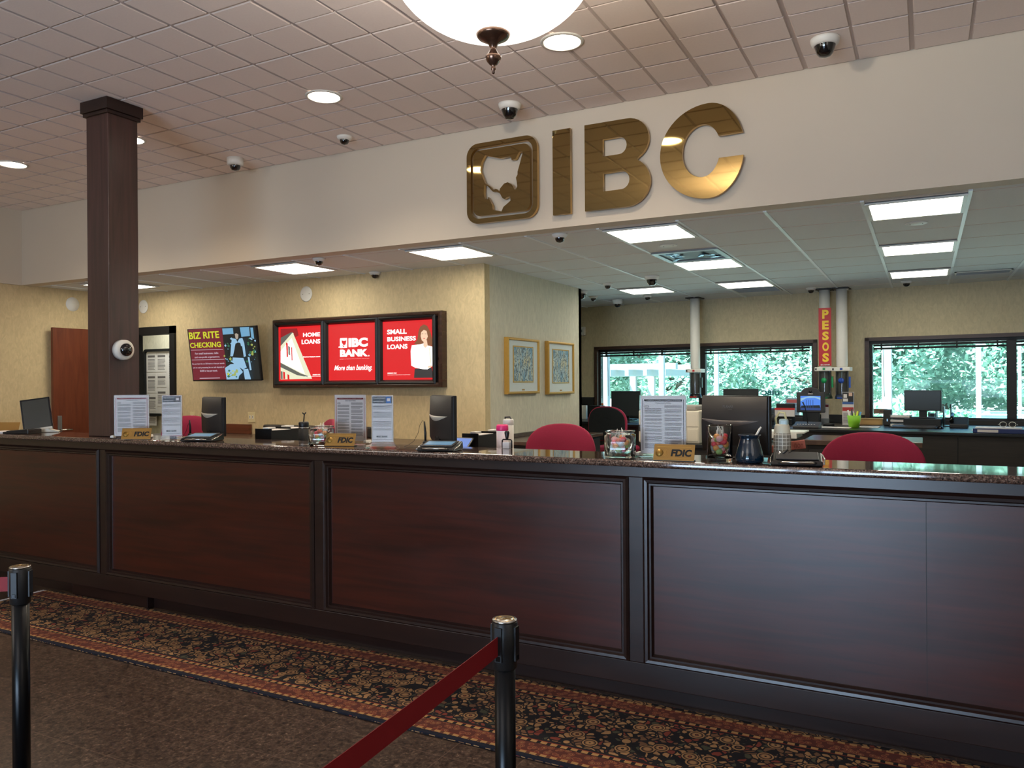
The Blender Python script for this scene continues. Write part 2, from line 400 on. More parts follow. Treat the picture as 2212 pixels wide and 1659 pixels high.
# window wall, turned 5 degrees to the header
WA = Vector((-4.7, 11.36, 0)); wang = math.atan2(-.5, 5.71)
WM = Matrix.Translation(WA) @ Matrix.Rotation(wang, 4, 'Z')
WI = WM.inverted()
def w(sx, y, z): return WM @ Vector((sx, y, z))
def onW(px, py, off=0):
    d = WI.to_3x3() @ ray(px, py); e0 = WI @ EYE; return e0 + d*((off-e0.y)/d.y)
O1, O2 = (.20, 3.46), (4.04, 9.0); ZS, ZT = .99, 2.045
mb = MB(WM); T = .18
mb.box(-7.5, O1[0], 0, T, 0, 2.8, M_WP3).box(O1[1], O2[0], 0, T, 0, 2.8, M_WP3).box(O1[0], O1[1], 0, T, 0, ZS, M_WP3).box(O1[0], O1[1], 0, T, ZT, 2.8, M_WP3)
mb.box(O2[0], O2[1], 0, T, 0, ZS, M_WP3).box(O2[0], O2[1], 0, T, ZT, 2.8, M_WP3)
struct(mb.build('wall_windows'))
M_WFR = wood('window_trim_wood', (60, 42, 34), (76, 54, 44), .4)
def window(num, x0, x1, mulls):
    mb = MB(WM)
    for a, c in ((x0, x0+.05), (x1-.05, x1)): mb.box(a, c, -.025, T, ZS, ZT, M_WFR)
    mb.box(x0-.0, x1, -.025, T, ZT-.045, ZT, M_WFR).box(x0, x1, -.03, T, ZS-.03, ZS+.02, M_CHAR)
    f = struct(mb.build('window_%d' % num)); base = Vector(f.location)
    def kid(name, mb):
        o = mb.build(name); o.parent = f; o.location = Vector(o.location)-base; return o
    xs = [x0+.05]+mulls+[x1-.05]
    mb = MB(WM)
    for k, x in enumerate(xs):
        hw = .05 if 0 < k < len(xs)-1 else .03
        mb.box(x-hw, x+hw, .04, .11, ZS+.02, ZT-.045, M_CHAR)
    mb.box(x0+.05, x1-.05, .04, .11, ZT-.085, ZT-.045, M_CHAR).box(x0+.05, x1-.05, .04, .11, ZS+.02, ZS+.05, M_CHAR); kid('sash', mb)
    for a, c in zip(xs, xs[1:]): kid('pane', MB(WM).box(a+.03, c-.03, .07, .076, ZS+.04, ZT-.07, M_PANE))
    for a, c in zip(xs, xs[1:]):                        # raised blind: head rail, slat stack, clips
        mb = MB(WM); mb.box(a+.05, c-.05, .0, .035, ZT-.115, ZT-.09, M_BLKM).box(a+.05, c-.05, 0, .03, ZT-.155, ZT-.132, M_BLKM)
        for q in range(4): xx = a+.14+(c-a-.28)*q/3; mb.box(xx-.008, xx+.008, -.004, .036, ZT-.16, ZT-.085, M_BLKM)
        mb.tube([(a+.16, .01, ZT-.13), (a+.17, .01, ZT-.75)], .003, M_CHAR, 6)
        kid('raised_blind', mb)
window(2, O1[0], O1[1], [1.88])
window(3, O2[0], O2[1], [5.62, 7.3])
# dark panel band under the windows
mb = MB(WM); mb.box(-.4, O1[0]-.01, -.03, -.001, .9, 1.272, M_CHAR).box(O1[1]+.01, O2[0]-.01, -.03, -.001, .9, 1.06, M_CHAR)
struct(mb.build('trim_2'))

# door frame and the open door leaf
mb = MB(); fx0, fx1 = -9.0, -8.13
mb.box(fx1-.09, fx1, 6.62, 6.80, 0, 2.231, M_BLKM).box(fx0-.02, fx0+.06, 6.62, 6.80, 0, 2.231, M_BLKM).box(fx0, fx1, 6.62, 6.80, 2.14, 2.231, M_BLKM)
struct(mb.build('door_1'))
t = thing('door_leaf', 'reddish brown wooden door standing open flat against the left wall behind the column', 'door', (-9.02, 6.55, 0), R(-91.5)); t.name = 'open_door'
MB().box(0, .87, -.045, 0, .01, 2.19, M_DOORW).build('leaf', t, .003)
mb = MB(); mb.box(.775, .825, .0, .012, .93, 1.12, M_GREYM); mb.M = Matrix(); h = mb.build('lock_plate', t, .003)
MB().tube([(.80, .01, .985), (.80, .055, .985), (.68, .06, .985)], .010, M_STEEL, 8).build('lever', h)
h.data.transform(Matrix.Translation((0, 0, .03)))

# notice board on the hall wall
bx0 = onY(313, 755, 7.66).x; bz1 = onY(313, 755, 7.66).z; bz0 = onY(322, 898, 7.66).z
t = thing('notice_board', 'black framed notice board covered with paper notices, seen through the doorway', 'notice board', (bx0, 7.67, (bz0+bz1)/2))
H_ = (bz1-bz0)/2; Wd = 1.1
MB().box(0, Wd, -.012, .03, -H_, H_, M_PAPER).build('backing', t)
curve_mesh('board_frame', [rrect(0, Wd, -H_, H_, .06), rrect(.035, Wd-.035, -H_+.035, H_-.035, .03)], -.045, .02, M_BLKM, t)
for k, (x, z, wd, ht) in enumerate([(.05, H_-.05, .19, .28), (.26, H_-.05, .2, .28), (.05, H_-.35, .19, .28), (.26, H_-.35, .2, .2), (.05, H_-.65, .2, .24), (.26, H_-.57, .2, .25), (.06, H_-.9, .19, .2), (.5, H_-.06, .24, .4), (.78, H_-.06, .24, .4)]):
    mb = MB().box(x, x+wd, -.016, -.0125, z-ht, z, M_PAPER)
    mb.box(x+.02, x+wd-.02, -.017, -.016, z-.07, z-.04, M_INK); lines(mb, x+.02, x+wd-.02, z-ht+.03, z-.09, 9, -.016, M_INK)
    mb.build('notice', t)

# ------------------------------------------------------------------ teller counter
CF, CB = 3.42, 3.80          # countertop front and back
CP = 3.50                    # panel plane
ZC = 1.145
X0, X1 = -8.2, 3.98
t = thing('teller_counter', 'long dark mahogany teller counter with large framed panels facing the lobby', 'counter', (-2, CP, 0))
def loc(o, root): o.location = Vector(o.location) - Vector(root.location)
def part(mb, name, root, bevel=0):
    o = mb.build(name, None, bevel); o.location = Vector(o.location)-Vector(root.location); o.parent = root; return o
part(MB().box(X0, X1, CP+.012, CB-.02, .10, ZC-.034, M_TRIM), 'carcass', t)
part(MB().box(X0, X1, CP+.085, CB-.02, 0, .10, M_TRIM), 'kick_board', t)
part(MB().box(X0, X1, CP-.018, CP+.012, 1.062, ZC-.034, M_TRIM), 'top_rail', t, .003)
part(MB().box(X0, X1, CP-.012, CP+.012, .10, .205, M_TRIM), 'bottom_rail', t, .003)
part(MB().box(-5.42, -4.62, CP+.035, CP+.10, 0, .10, M_TRIM), 'column_plinth', t, .003)
stiles = [-6.93, -5.01, -3.085, -1.187, .72, 2.62]
edges = [X0]+stiles+[X1]
for s_ in stiles: part(MB().box(s_-.035, s_+.035, CP-.012, CP+.012, .205, 1.062, M_TRIM), 'stile', t, .003)
def moulding(x0, x1, z0, z1):
    mb = MB()
    prof = [(0, -.014), (.010, -.026), (.022, -.024), (.028, -.012), (.036, -.012), (.042, .004), (.05, .012)]
    rings = [[(x0+o, CP+y, z0+o), (x1-o, CP+y, z0+o), (x1-o, CP+y, z1-o), (x0+o, CP+y, z1-o)] for o, y in prof]
    for a, c in zip(rings, rings[1:]):
        for k in range(4): j = (k+1) % 4; mb.face([a[k], a[j], c[j], c[k]], M_TRIM)
    return mb
for a, c in zip(edges, edges[1:]):
    xa, xb = a+(.035 if a > X0 else 0), c-(.035 if c < X1 else 0)
    p_ = part(MB().box(xa+.045, xb-.045, CP+.004, CP+.02, .25, 1.02, M_PANEL), 'panel', t)
    part(moulding(xa, xb, .205, 1.062), 'panel_moulding', t)
part(MB().box(.0, .002, CP+.003, CP+.005, .252, 1.018, M_CHAR), 'panel_seam', t)
mb = MB().box(X0-.02, X1, CF, CB, ZC-.032, ZC, M_GRAN); o = mb.build('granite_countertop', None, .012, 4)
tag(o, 'long polished brown speckled granite top running along the teller counter', 'countertop')

# lower teller desk behind the granite ledge
o = MB().box(X0, X1, CB, 4.5, .87, .91, M_RAIL).build('teller_desktop', None, .004); tag(o, 'lower brown worktop behind the granite ledge of the teller counter', 'worktop')
t = thing('teller_desk_base', 'plain dark wooden base carrying the lower worktop behind the counter', 'cabinet', (-2, 4.2, 0))
for x in (-8.1, -6.1, -4.3, -2.5, -.8, 1.0, 2.6, 3.9): part(MB().box(x-.02, x+.02, CB+.002, 4.45, 0, .868, M_DESKF), 'divider_panel', t)

# ------------------------------------------------------------------ column on the ledge
cxa = -5.13; t = thing('wooden_column', 'square dark mahogany column rising from the counter to the ceiling', 'column', (cxa, 3.67, ZC+.001))
cxc, cyc, hw = cxa, 3.665, .117
part(MB().box(cxc-hw, cxc+hw, cyc-hw, cyc+hw, ZC+.001, 3.40, M_COLW), 'shaft', t, .004)
part(MB().box(cxc-hw-.028, cxc+hw+.028, cyc-hw-.028, cyc+hw+.028, 3.42, 3.50, M_TRIM).box(cxc-hw-.016, cxc+hw+.016, cyc-hw-.016, cyc+hw+.016, 3.395, 3.42, M_TRIM), 'capital', t, .003)

# ------------------------------------------------------------------ dome cameras
def make_cam(kind, label, group):
    t = thing('dome_camera', label, 'security camera', (0,0,0), 0, group)
    if kind == 'big':
        MB().lathe([(.0, 0), (.082, 0), (.082, -.012), (.074, -.034), (.062, -.042)], M_WHITE, 28).build('mount', t)
        MB().lathe([(.060, -.040), (.056, -.055), (.046, -.085), (.03, -.103), (0, -.11)], M_DOME, 28, cap=False).build('dome', t)
    elif kind == 'deep':
        MB().lathe([(0, 0), (.072, 0), (.070, -.058), (.05, -.066)], M_WHITE, 28).build('mount', t)
        MB().lathe([(.045, -.064), (.044, -.085), (.03, -.105), (0, -.112)], M_DOME, 28, cap=False).build('dome', t)
    else:
        MB().lathe([(0, 0), (.062, 0), (.06, -.012), (.048, -.026), (.04, -.03)], M_WHITE, 24).build('mount', t)
        MB().lathe([(.038, -.028), (.036, -.045), (.024, -.062), (0, -.068)], M_DOME, 24, cap=False).build('dome', t)
    return t
P = {}
def put_cam(kind, px, py, z, label, group):
    p = onZ(px, py, z-.001)
    if kind not in P: P[kind] = make_cam(kind, label, group); P[kind].location = p; return
    dup(P[kind], p, None, label, group)
zu = ZU-.006
g1, g2 = 'dome cameras on the lobby ceiling', 'dome cameras on the low ceiling'
put_cam('big', 1782, 84, zu, 'white dome camera on the lobby ceiling at far right, above the blank header', g1)
put_cam('big', 1101, 225, zu, 'white dome camera on the lobby ceiling just left of the gold letter I', g1)
put_cam('small', 744, 295, zu, 'small dome camera on the lobby ceiling below the lit downlight left of centre', g1)
put_cam('deep', 508, 342, zu, 'deep white dome camera on the lobby ceiling nearest the column', g1)
put_cam('small', 1209, 506, ZL, 'dome camera at the header edge under the gold letter I', g2)
put_cam('small', 689, 558, ZL, 'small dome camera beside the ceiling light above the posters', g2)
put_cam('small', 810, 588, ZL, 'small dome camera on the ceiling above the middle poster', g2)
put_cam('big', 1408, 596, ZL, 'largest dome camera on the low ceiling, hanging left of the middle light row', g2)
put_cam('small', 1313, 612, ZL, 'dome camera on the low ceiling right of the wall corner, nearest the viewer there', g2)
put_cam('big', 1256, 628, ZL, 'dome camera half hidden by the wall corner', g2)
put_cam('small', 1282, 640, ZL, 'small dome camera right behind the one half hidden by the corner', g2)
put_cam('deep', 1334, 647, ZL, 'deep grey dome camera on the low ceiling close to the window wall', g2)
put_cam('small', 1399, 638, ZL, 'small dome camera just behind the leftmost rear ceiling light', g2)
put_cam('small', 1752, 622, ZL, 'dome camera left of the two tube pipes near the window wall', g2)
put_cam('small', 1823, 622, ZL, 'dome camera on top of the rightmost tube pipe', g2)
put_cam('small', 1958, 607, ZL, 'dome camera behind the last ceiling light of the right row', g2)
t = dup(P['deep'], None, None, 'white dome camera facing out from the side of the wooden column', 'wall dome cameras'); del t['group']
p = onX(262, 756, cxc+hw+.001); t.location = p; t.rotation_euler = (0, R(-90), 0); t.scale = (1.0, 1.0, .75)

# ------------------------------------------------------------------ ceiling lights, vents, discs
def make_light(label, group):
    t = thing('ceiling_light', label, 'ceiling light', (0,0,0), 0, group)
    mb = MB().box(-.29, .29, -.29, .29, -.003, .0, M_WMET); mb.build('housing', t)
    curve = MB()
    for a in ((-.295, .295, -.295, -.27), (-.295, .295, .27, .295), (-.295, -.27, -.27, .27), (.27, .295, -.27, .27)): curve.box(a[0], a[1], a[2], a[3], -.012, -.003, M_WMET)
    curve.build('frame', t)
    MB().box(-.268, .268, -.268, -.012, -.009, -.004, M_TUBE).build('lens', t)
    MB().box(-.268, .268, .012, .268, -.009, -.004, M_TUBE).build('lens', t)
    MB().box(-.268, .268, -.010, .010, -.011, -.003, M_WMET).build('centre_bar', t)
    return t
gl = 'square fluorescent ceiling lights'
L0 = make_light('bright square ceiling light, front one of the right hand row', gl)
spots = [((-.05, 5.945), 'bright square ceiling light, front one of the right hand row'), ((-.05, 7.775), 'bright square ceiling light, middle one of the right hand row'),
 ((-.05, 9.605), 'bright square ceiling light, rear one of the right hand row'), ((-1.88, 5.945), 'bright square ceiling light below the gold letters B and C, beside the disc'),
 ((-1.88, 7.775), 'bright square ceiling light directly behind the open air vent'), ((-1.88, 9.605), 'bright square ceiling light in front of the small rear vent'),
 ((-3.71, 5.945), 'bright square ceiling light under the gold map logo, left of centre'), ((-5.54, 5.945), 'bright square ceiling light above the backlit posters'),
 ((-8.2, 5.945), 'bright square ceiling light partly hidden behind the column'), ((-3.1, 9.605), 'bright square ceiling light far back, above the pneumatic tube at left'),]
for k, ((x, y), lb) in enumerate(spots):
    if k == 0: L0.location = (x, y, ZL-.007)
    else: dup(L0, (x, y, ZL-.007), None, lb)
# concealed light in the hall behind the door
light('hall_lamp', 'AREA', (-9.3, 7.2, 2.55), 16, (.95, 1, .93), (0, 0, 0), shape='SQUARE', size=.5)
# recessed downlights of the lobby
D0 = None
DLX = [(-1.876, 4.243, 'lit round downlight beside the hanging bowl lamp'), (-3.692, 4.257, 'lit round downlight left of centre on the lobby ceiling'), (-5.72, 4.24, 'lit round downlight peeping out beside the column top'), (-7.272, 4.208, 'lit round downlight at the far left edge of the lobby ceiling')]
for x, y, lb in DLX:
    if D0 is None:
        D0 = thing('downlight', lb, 'downlight', (x, y, zu), 0, 'round recessed downlights')
        MB().lathe([(.108, .0), (.128, -.001), (.128, -.006), (.110, -.010), (.108, 0)], M_WMET, 36, cap=False).build('trim_ring', D0)
        MB().lathe([(0, -.004), (.06, -.006), (.108, -.002)], M_DL, 36, cap=False).build('lens', D0)
    else: dup(D0, (x, y, zu), None, lb)
    light('downlight_beam', 'SPOT', (x, y, zu-.03), 85, (1, .85, .64), (0, 0, 0), spot_size=R(140), spot_blend=.8, shadow_soft_size=.08)
# more of the same lobby downlights overhead and behind the camera
for x, y in ((-3.7, .4), (-7.2, .4), (-1.9, -2.4), (-5.5, -2.4), (1.7, -1.2)):
    light('downlight_beam', 'SPOT', (x, y, zu-.03), 22, (1, .88, .72), (0, 0, 0), spot_size=R(110), spot_blend=.7, shadow_soft_size=.08)
for x, y, e_ in ((-6.2, -1.2, 125), (-1.45, -1.9, 65), (2.2, .0, 42)):  # added fill lights with no fixtures, brightening the lobby ceiling
    light('lobby_fill', 'POINT', (x, y, 2.95), e_, (1, .92, .84), shadow_soft_size=1.0)
# round speaker discs and sensors
def disc(p, label, rot=None, r=.075):
    t = thing('round_cover', label, 'cover plate', p); MB().lathe([(0, -.006), (r*.9, -.006), (r, -.003), (r, 0), (0, 0)], M_WHITE, 30).build('plate', t)
    for q in (.55, -.55): MB().lathe([(0, -.008), (.004, -.008), (.004, -.005)], M_INKD, 8, Matrix.Translation((r*q, 0, 0))).build('screw', t)
    if rot: t.rotation_euler = rot
disc((-.05, 6.56, ZL-.003), 'white round cover plate on the ceiling between the right hand lights')
disc((-1.93, 6.57, ZL-.003), 'white round cover plate on the ceiling before the open air vent')
disc((-6.035, 6.645, 2.496), 'white round cover plate on the wall above the backlit posters', (R(-90), 0, 0), .085)
disc((-8.72, 6.645, 2.494), 'white round cover plate on the wall right beside the column', (R(-90), 0, 0), .085)
disc((XL+.003-.02, 5.993, 2.491), 'white round cover plate on the left wall above the open door', (R(90), 0, R(90)), .085)
# vents
t = thing('air_vent', 'open square air vent showing crumpled shiny duct liner in the ceiling', 'air vent', (-1.88, 7.165, ZL-.006))
mb = MB()
for a in ((-.3, .3, -.3, -.25), (-.3, .3, .25, .3), (-.3, -.25, -.25, .25), (.25, .3, -.25, .25)): mb.box(a[0], a[1], a[2], a[3], -.012, .002, M_GREYM)
mb.build('frame', t); MB().box(-.25, .25, -.25, .25, -.001, .002, M_DGREY).build('duct', t)
mb = MB(); M_FOIL = mat('duct_foil', (150, 196, 226), .25, metal=.6, var=.2)
for k in range(26):
    x, y = random.uniform(-.21, .21), random.uniform(-.2, .2)
    if abs(x) < .07: continue
    a = random.uniform(0, PI); q = Matrix.Translation((x, y, -.006)) @ Matrix.Rotation(a, 4, 'Z') @ Matrix.Rotation(random.uniform(-.3, .3), 4, 'Y')
    mb = MB(q); mb.face([(-.05, -.02, 0), (.05, -.025, .004), (.045, .03, -.004), (-.04, .02, .003)], M_FOIL); mb.build('foil_strip', t)
def grille(x, y, sx, sy, label):
    t = thing('vent_grille', label, 'air vent', (x, y, ZL-.004)); mb = MB()
    for a in ((-sx, sx, -sy, -sy+.02), (-sx, sx, sy-.02, sy), (-sx, -sx+.02, -sy, sy), (sx-.02, sx, -sy, sy)): mb.box(a[0], a[1], a[2], a[3], -.008, .0, M_WMET)
    mb.build('frame', t); mb = MB().box(-sx+.02, sx-.02, -sy+.02, sy-.02, -.002, 0, M_DGREY); n_ = int(sy*2/.03)
    for k in range(n_): yy = -sy+.03+k*(2*sy-.06)/max(1, n_-1); mb.box(-sx+.02, sx-.02, yy-.004, yy+.004, -.007, -.001, M_GREYM)
    mb.build('slats', t)
grille(.56, 9.9, .27, .14, 'long grey air grille in the ceiling at the right edge')
grille(-1.88, 10.22, .28, .28, 'square air grille behind the last light of the middle row')

# hanging bowl lamp
pc = Vector((-1.449, 2.63, 0)); zb = 2.828
t = thing('bowl_pendant_lamp', 'large glowing white glass bowl lamp with dark bronze rim and finial', 'pendant lamp', (pc.x, pc.y, zb))
M_BOWL = emis('glowing_bowl_glass', (255, 250, 238), 2.6); M_BRZ = mat('antique_bronze', (128, 100, 84), .25, metal=.9, var=.2)
prof = [(.41*math.sin(R(a)), .32*(1-math.cos(R(a)))) for a in range(0, 91, 6)]
MB().lathe(prof, M_BOWL, 56, cap=False).build('glass_bowl', t)
MB().lathe([(.408, .312), (.425, .30), (.445, .315), (.45, .335), (.43, .35), (.41, .345)], M_BRZ, 56, cap=False).build('rim', t)
MB().lathe([(0, .0), (.060, .004), (.066, -.002), (.058, -.014), (.036, -.026), (.020, -.036), (.013, -.05), (.010, -.058), (.013, -.06), (.016, -.066), (.024, -.078), (.030, -.084), (.030, -.092), (.024, -.104), (.014, -.116), (.006, -.122), (.009, -.128), (.009, -.134), (.0055, -.138), (.0055, -.148), (.0, -.152)], M_BRZ, 30, cap=False).build('finial', t)
mb = MB()
for k in range(3):
    a = 2*PI*k/3+.4; mb.tube([(.40*math.cos(a), .40*math.sin(a), .34), (.03*math.cos(a), .03*math.sin(a), .62)], .007, M_BRZ, 8)
mb.lathe([(0, .60), (.035, .60), (.035, .66), (.012, .68), (.012, .69)], M_BRZ, 20).lathe([(.0, .68), (.09, .685), (.09, .70), (0, .70)], M_BRZ, 24); mb.build('hanger', t)
light('bowl_lamp_glow', 'POINT', (pc.x, pc.y, zb+.36), 90, (1, .9, .76), shadow_soft_size=.12)

# ------------------------------------------------------------------ gold sign on the header
t = thing('gold_sign', 'large raised polished gold letters IBC with map logo on the white header', 'sign', (0, 5.345, 0))
def gold(name, loops):
    o = curve_mesh(name, loops, -.018, .012, M_BRASS, t); o.data.materials.append(M_BRSD)
    for f in o.data.polygons:
        if abs(f.normal.y) < .7: f.material_index = 1
    return o
Rk = lambda x: x
gold('logo_ring', [rrect(-3.181, -2.566, 2.745, 3.369, .10, 8), rrect(-3.144, -2.603, 2.782, 3.332, .075, 8)])
def cp_(pts): return [tuple(v) for v in [((q.x), (q.z)) for q in [onY(1000+a/7.9, 290+b/7.9, 5.335) for a, b in pts]]]
US = cp_([(385,362),(650,414),(805,380),(830,400),(838,442),(905,428),(965,302),(1032,300),(985,480),(940,640),(940,690),(912,745),(925,810),(935,890),(905,952),(885,948),(868,905),(845,865),(770,822),(710,845),(640,930),(632,980),(600,948),(570,935),(525,955),(470,890),(385,840),(330,700),(302,620),(325,480)])
MX = cp_([(370,868),(425,885),(520,985),(590,985),(640,1015),(680,1090),(715,1112),(760,1078),(815,1060),(820,1135),(760,1190),(700,1240),(665,1320),(515,1295),(510,1220),(440,1075),(435,1110),(385,1115),(366,1010)])
gold('logo_plate', [rrect(-3.122, -2.625, 2.803, 3.312, .06, 8), US, MX])
gold('letter_i', [[(-2.439, 2.742), (-2.297, 2.742), (-2.297, 3.369), (-2.439, 3.369)]])
Bo = [(-2.183, 2.744), (-1.87, 2.744)]+arc(-1.87, 2.915, .178, .171, -90, 62, 14)+arc(-1.86, 3.215, .16, .153, -62, 90, 14)+[(-2.183, 3.369)]
gold('letter_b', [Bo, [(-2.043, 3.123), (-1.92, 3.123)]+arc(-1.92, 3.1845, .058, .0615, -90, 90, 10)+[(-2.043, 3.246)], [(-2.043, 2.872), (-1.905, 2.872)]+arc(-1.905, 2.937, .062, .065, -90, 90, 10)+[(-2.043, 3.002)]])
Co = arc(-1.285, 3.058, .236, .32, 17, 90, 10)+arc(-1.285, 3.058, .335, .32, 90, 270, 26)[1:]+arc(-1.285, 3.058, .236, .32, 270, 349.2, 10)[1:]
Ci = arc(-1.325, 3.0625, .118, .178, -21, -90, 8)+arc(-1.325, 3.0625, .14, .178, -90, -270, 20)[1:]+arc(-1.325, 3.0625, .124, .178, -270, -331.5, 8)[1:]
gold('letter_c', [Co+Ci])
for x, z in ((-3.16, 3.0), (-2.585, 3.0), (-2.87, 3.35), (-2.87, 2.765), (-3.05, 2.85), (-2.7, 2.9), (-2.7, 3.25), (-2.37, 2.8), (-2.37, 3.3), (-2.12, 2.8), (-2.12, 3.3), (-1.78, 3.2), (-1.76, 2.9), (-1.55, 3.05), (-1.28, 3.31), (-1.28, 2.81)): MB().box(x-.006, x+.006, .012, .0345, z-.006, z+.006, M_BRSD).build('mounting_pin', t)

# ------------------------------------------------------------------ rug
m = mat('persian_rug', (90, 60, 40), .95, var=0); n, b = nodes(m); M_RUG = m
p = pos(n); sp = n.nodes.new('ShaderNodeSeparateXYZ'); n.links.new(p, sp.inputs[0])
v1 = n.nodes.new('ShaderNodeTexVoronoi'); v1.inputs['Scale'].default_value = 11; v1.inputs['Randomness'].default_value = .75; n.links.new(p, v1.inputs[0])
v2 = n.nodes.new('ShaderNodeTexVoronoi'); v2.feature = 'DISTANCE_TO_EDGE'; v2.inputs['Scale'].default_value = 32
nz = n.nodes.new('ShaderNodeTexNoise'); nz.inputs['Scale'].default_value = 16; nz.inputs['Detail'].default_value = 1; n.links.new(p, nz.inputs[0])
va = n.nodes.new('ShaderNodeVectorMath'); va.operation = 'MULTIPLY_ADD'; va.inputs[1].default_value = (.05, .05, .05); n.links.new(nz.outputs['Color'], va.inputs[0]); n.links.new(p, va.inputs[2]); n.links.new(va.outputs[0], v2.inputs[0])
vc = n.nodes.new('ShaderNodeTexVoronoi'); vc.inputs['Scale'].default_value = 32; n.links.new(va.outputs[0], vc.inputs[0])
NAVY, TAN, RED_, GRN, TAN2 = rgb(14, 11, 16), rgb(158, 120, 78), rgb(122, 54, 38), rgb(70, 70, 52), rgb(112, 80, 54)
cell = ramp(n, [(0, TAN), (.3, TAN2), (.42, NAVY), (.5, TAN), (.66, RED_), (.74, GRN), (.82, TAN2)], 'CONSTANT'); n.links.new(vc.outputs['Color'], cell.inputs[0])
edge = math_(n, 'LESS_THAN', v2.outputs[0], .12)
fld = mixc(n, edge, cell.outputs[0], NAVY)
ring = ramp(n, [(0, RED_), (.06, NAVY), (.1, TAN), (.2, TAN2), (.25, NAVY), (.29, TAN), (.36, NAVY), (.4, NAVY)], 'CONSTANT'); n.links.new(v1.outputs['Distance'], ring.inputs[0])
fld = mixc(n, math_(n, 'LESS_THAN', v1.outputs['Distance'], .40), fld, ring.outputs[0])
# borders run along the rug: y in rug space 0..0.73
def band(a, c): return math_(n, 'MULTIPLY', math_(n, 'GREATER_THAN', sp.outputs[1], a), math_(n, 'LESS_THAN', sp.outputs[1], c))
HW = .365
def both(a, c): return math_(n, 'MAXIMUM', band(-HW+a, -HW+c), band(HW-c, HW-a))
dash = math_(n, 'GREATER_THAN', math_(n, 'FRACT', math_(n, 'MULTIPLY', sp.outputs[0], 22)), .62)
v3 = n.nodes.new('ShaderNodeTexVoronoi'); v3.inputs['Scale'].default_value = 34; n.links.new(p, v3.inputs[0])
bord = ramp(n, [(0, TAN), (.12, rgb(92, 40, 28)), (.2, rgb(150, 106, 68)), (.27, rgb(106, 48, 34)), (.40, rgb(132, 78, 52)), (.5, rgb(84, 38, 28))], 'CONSTANT'); n.links.new(v3.outputs['Distance'], bord.inputs[0])
guard = mixc(n, dash, rgb(168, 128, 78), NAVY)
col = mixc(n, both(.028, .165), fld, bord.outputs[0])
col = mixc(n, both(.028, .046), col, mixc(n, dash, rgb(168, 128, 78), rgb(90, 50, 30)))
col = mixc(n, both(.046, .051), col, rgb(120, 40, 26))
col = mixc(n, both(.125, .130), col, NAVY)
col = mixc(n, both(.130, .150), col, guard)
col = mixc(n, both(.150, .156), col, rgb(120, 40, 26))
col = mixc(n, both(.156, .17), col, NAVY)
col = mixc(n, band(-HW, -HW+.026), col, rgb(12, 16, 34))
n.links.new(col, b.inputs['Base Color'])
bp = n.nodes.new('ShaderNodeBump'); bp.inputs['Strength'].default_value = .4; bp.inputs['Distance'].default_value = .003
nn = n.nodes.new('ShaderNodeTexNoise'); nn.inputs['Scale'].default_value = 500; n.links.new(p, nn.inputs[0]); n.links.new(nn.outputs[0], bp.inputs['Height']); n.links.new(bp.outputs[0], b.inputs['Normal'])
t = thing('runner_rug', 'long oriental runner rug with navy edge and red borders along the counter foot', 'rug', (-1.6, 2.8+HW, 0.001))
MB().box(-4.09, 4.4, -HW, HW, 0, .010, M_RUG).build('pile', t, .003)
mb = MB()
for k in range(60):
    y = -HW+.01+k*(2*HW-.02)/59; mb.tube([(-4.085, y, .006), (-4.12, y+random.uniform(-.01, .01), .004), (-4.15, y+random.uniform(-.015, .015), .003)], .0022, M_PAPER, 4)
tag(mb.build('fringe', t), kind='stuff')

# ------------------------------------------------------------------ stanchions and belts
def make_post(label):
    t = thing('stanchion', label, 'barrier post', (0,0,0), 0, 'black belt barrier posts')
    MB().lathe([(0, 0), (.17, 0), (.17, .008), (.15, .018), (.05, .028), (.0265, .032)], M_POST, 40).build('base', t)
    MB().lathe([(.0265, .03), (.0265, .80)], M_POST, 32).build('pole', t)
    hd = MB().lathe([(.0265, .775), (.031, .78), (.031, .805), (.0325, .81), (.0325, .893), (.030, .896)], M_BLK, 36).build('head', t)
    MB().lathe([(0, .896), (.031, .896), (.0325, .898), (.031, .901), (.0, .901)], M_STEEL, 36).build('cap', t)
    mb = MB(); mb.lathe([(.022, .9012), (.0235, .9016), (.025, .9012)], M_BRSD, 30, cap=False)
    for a in (-.004, .004): mb.M = Matrix.Rotation(.5, 4, 'Z'); mb.box(-.016, .016, a-.0012, a+.0012, .901, .9017, M_BRSD)
    mb.M = Matrix.Rotation(1.2, 4, 'Z'); mb.box(-.012, .012, -.001, .001, .901, .9017, M_BRSD); mb.build('cap_emblem', t)
    for k in range(4):
        M = Matrix.Rotation(PI/2*k, 4, 'Z'); MB(M).box(-.010, .010, -.0365, -.031, .80, .886, M_BLK).box(-.006, .006, -.038, -.0365, .803, .815, M_BLKG).build('belt_clip', t, .002)
    return t
p0 = onZ(1090, 1338, .90)
S0 = make_post('black barrier post at centre holding the long red belt'); S0.location = (p0.x, p0.y, 0.001)
p1 = onZ(34, 1222, .90)
S1 = dup(S0, (p1.x+.025, p1.y, .001), R(28), 'black barrier post at the left edge of the photo')
S1.rotation_euler = (0, 0, R(28))
S2 = dup(S0, (p0.x+.14, p0.y-2.1, .001), 0, 'black barrier post behind the photographer, far end of the belt')
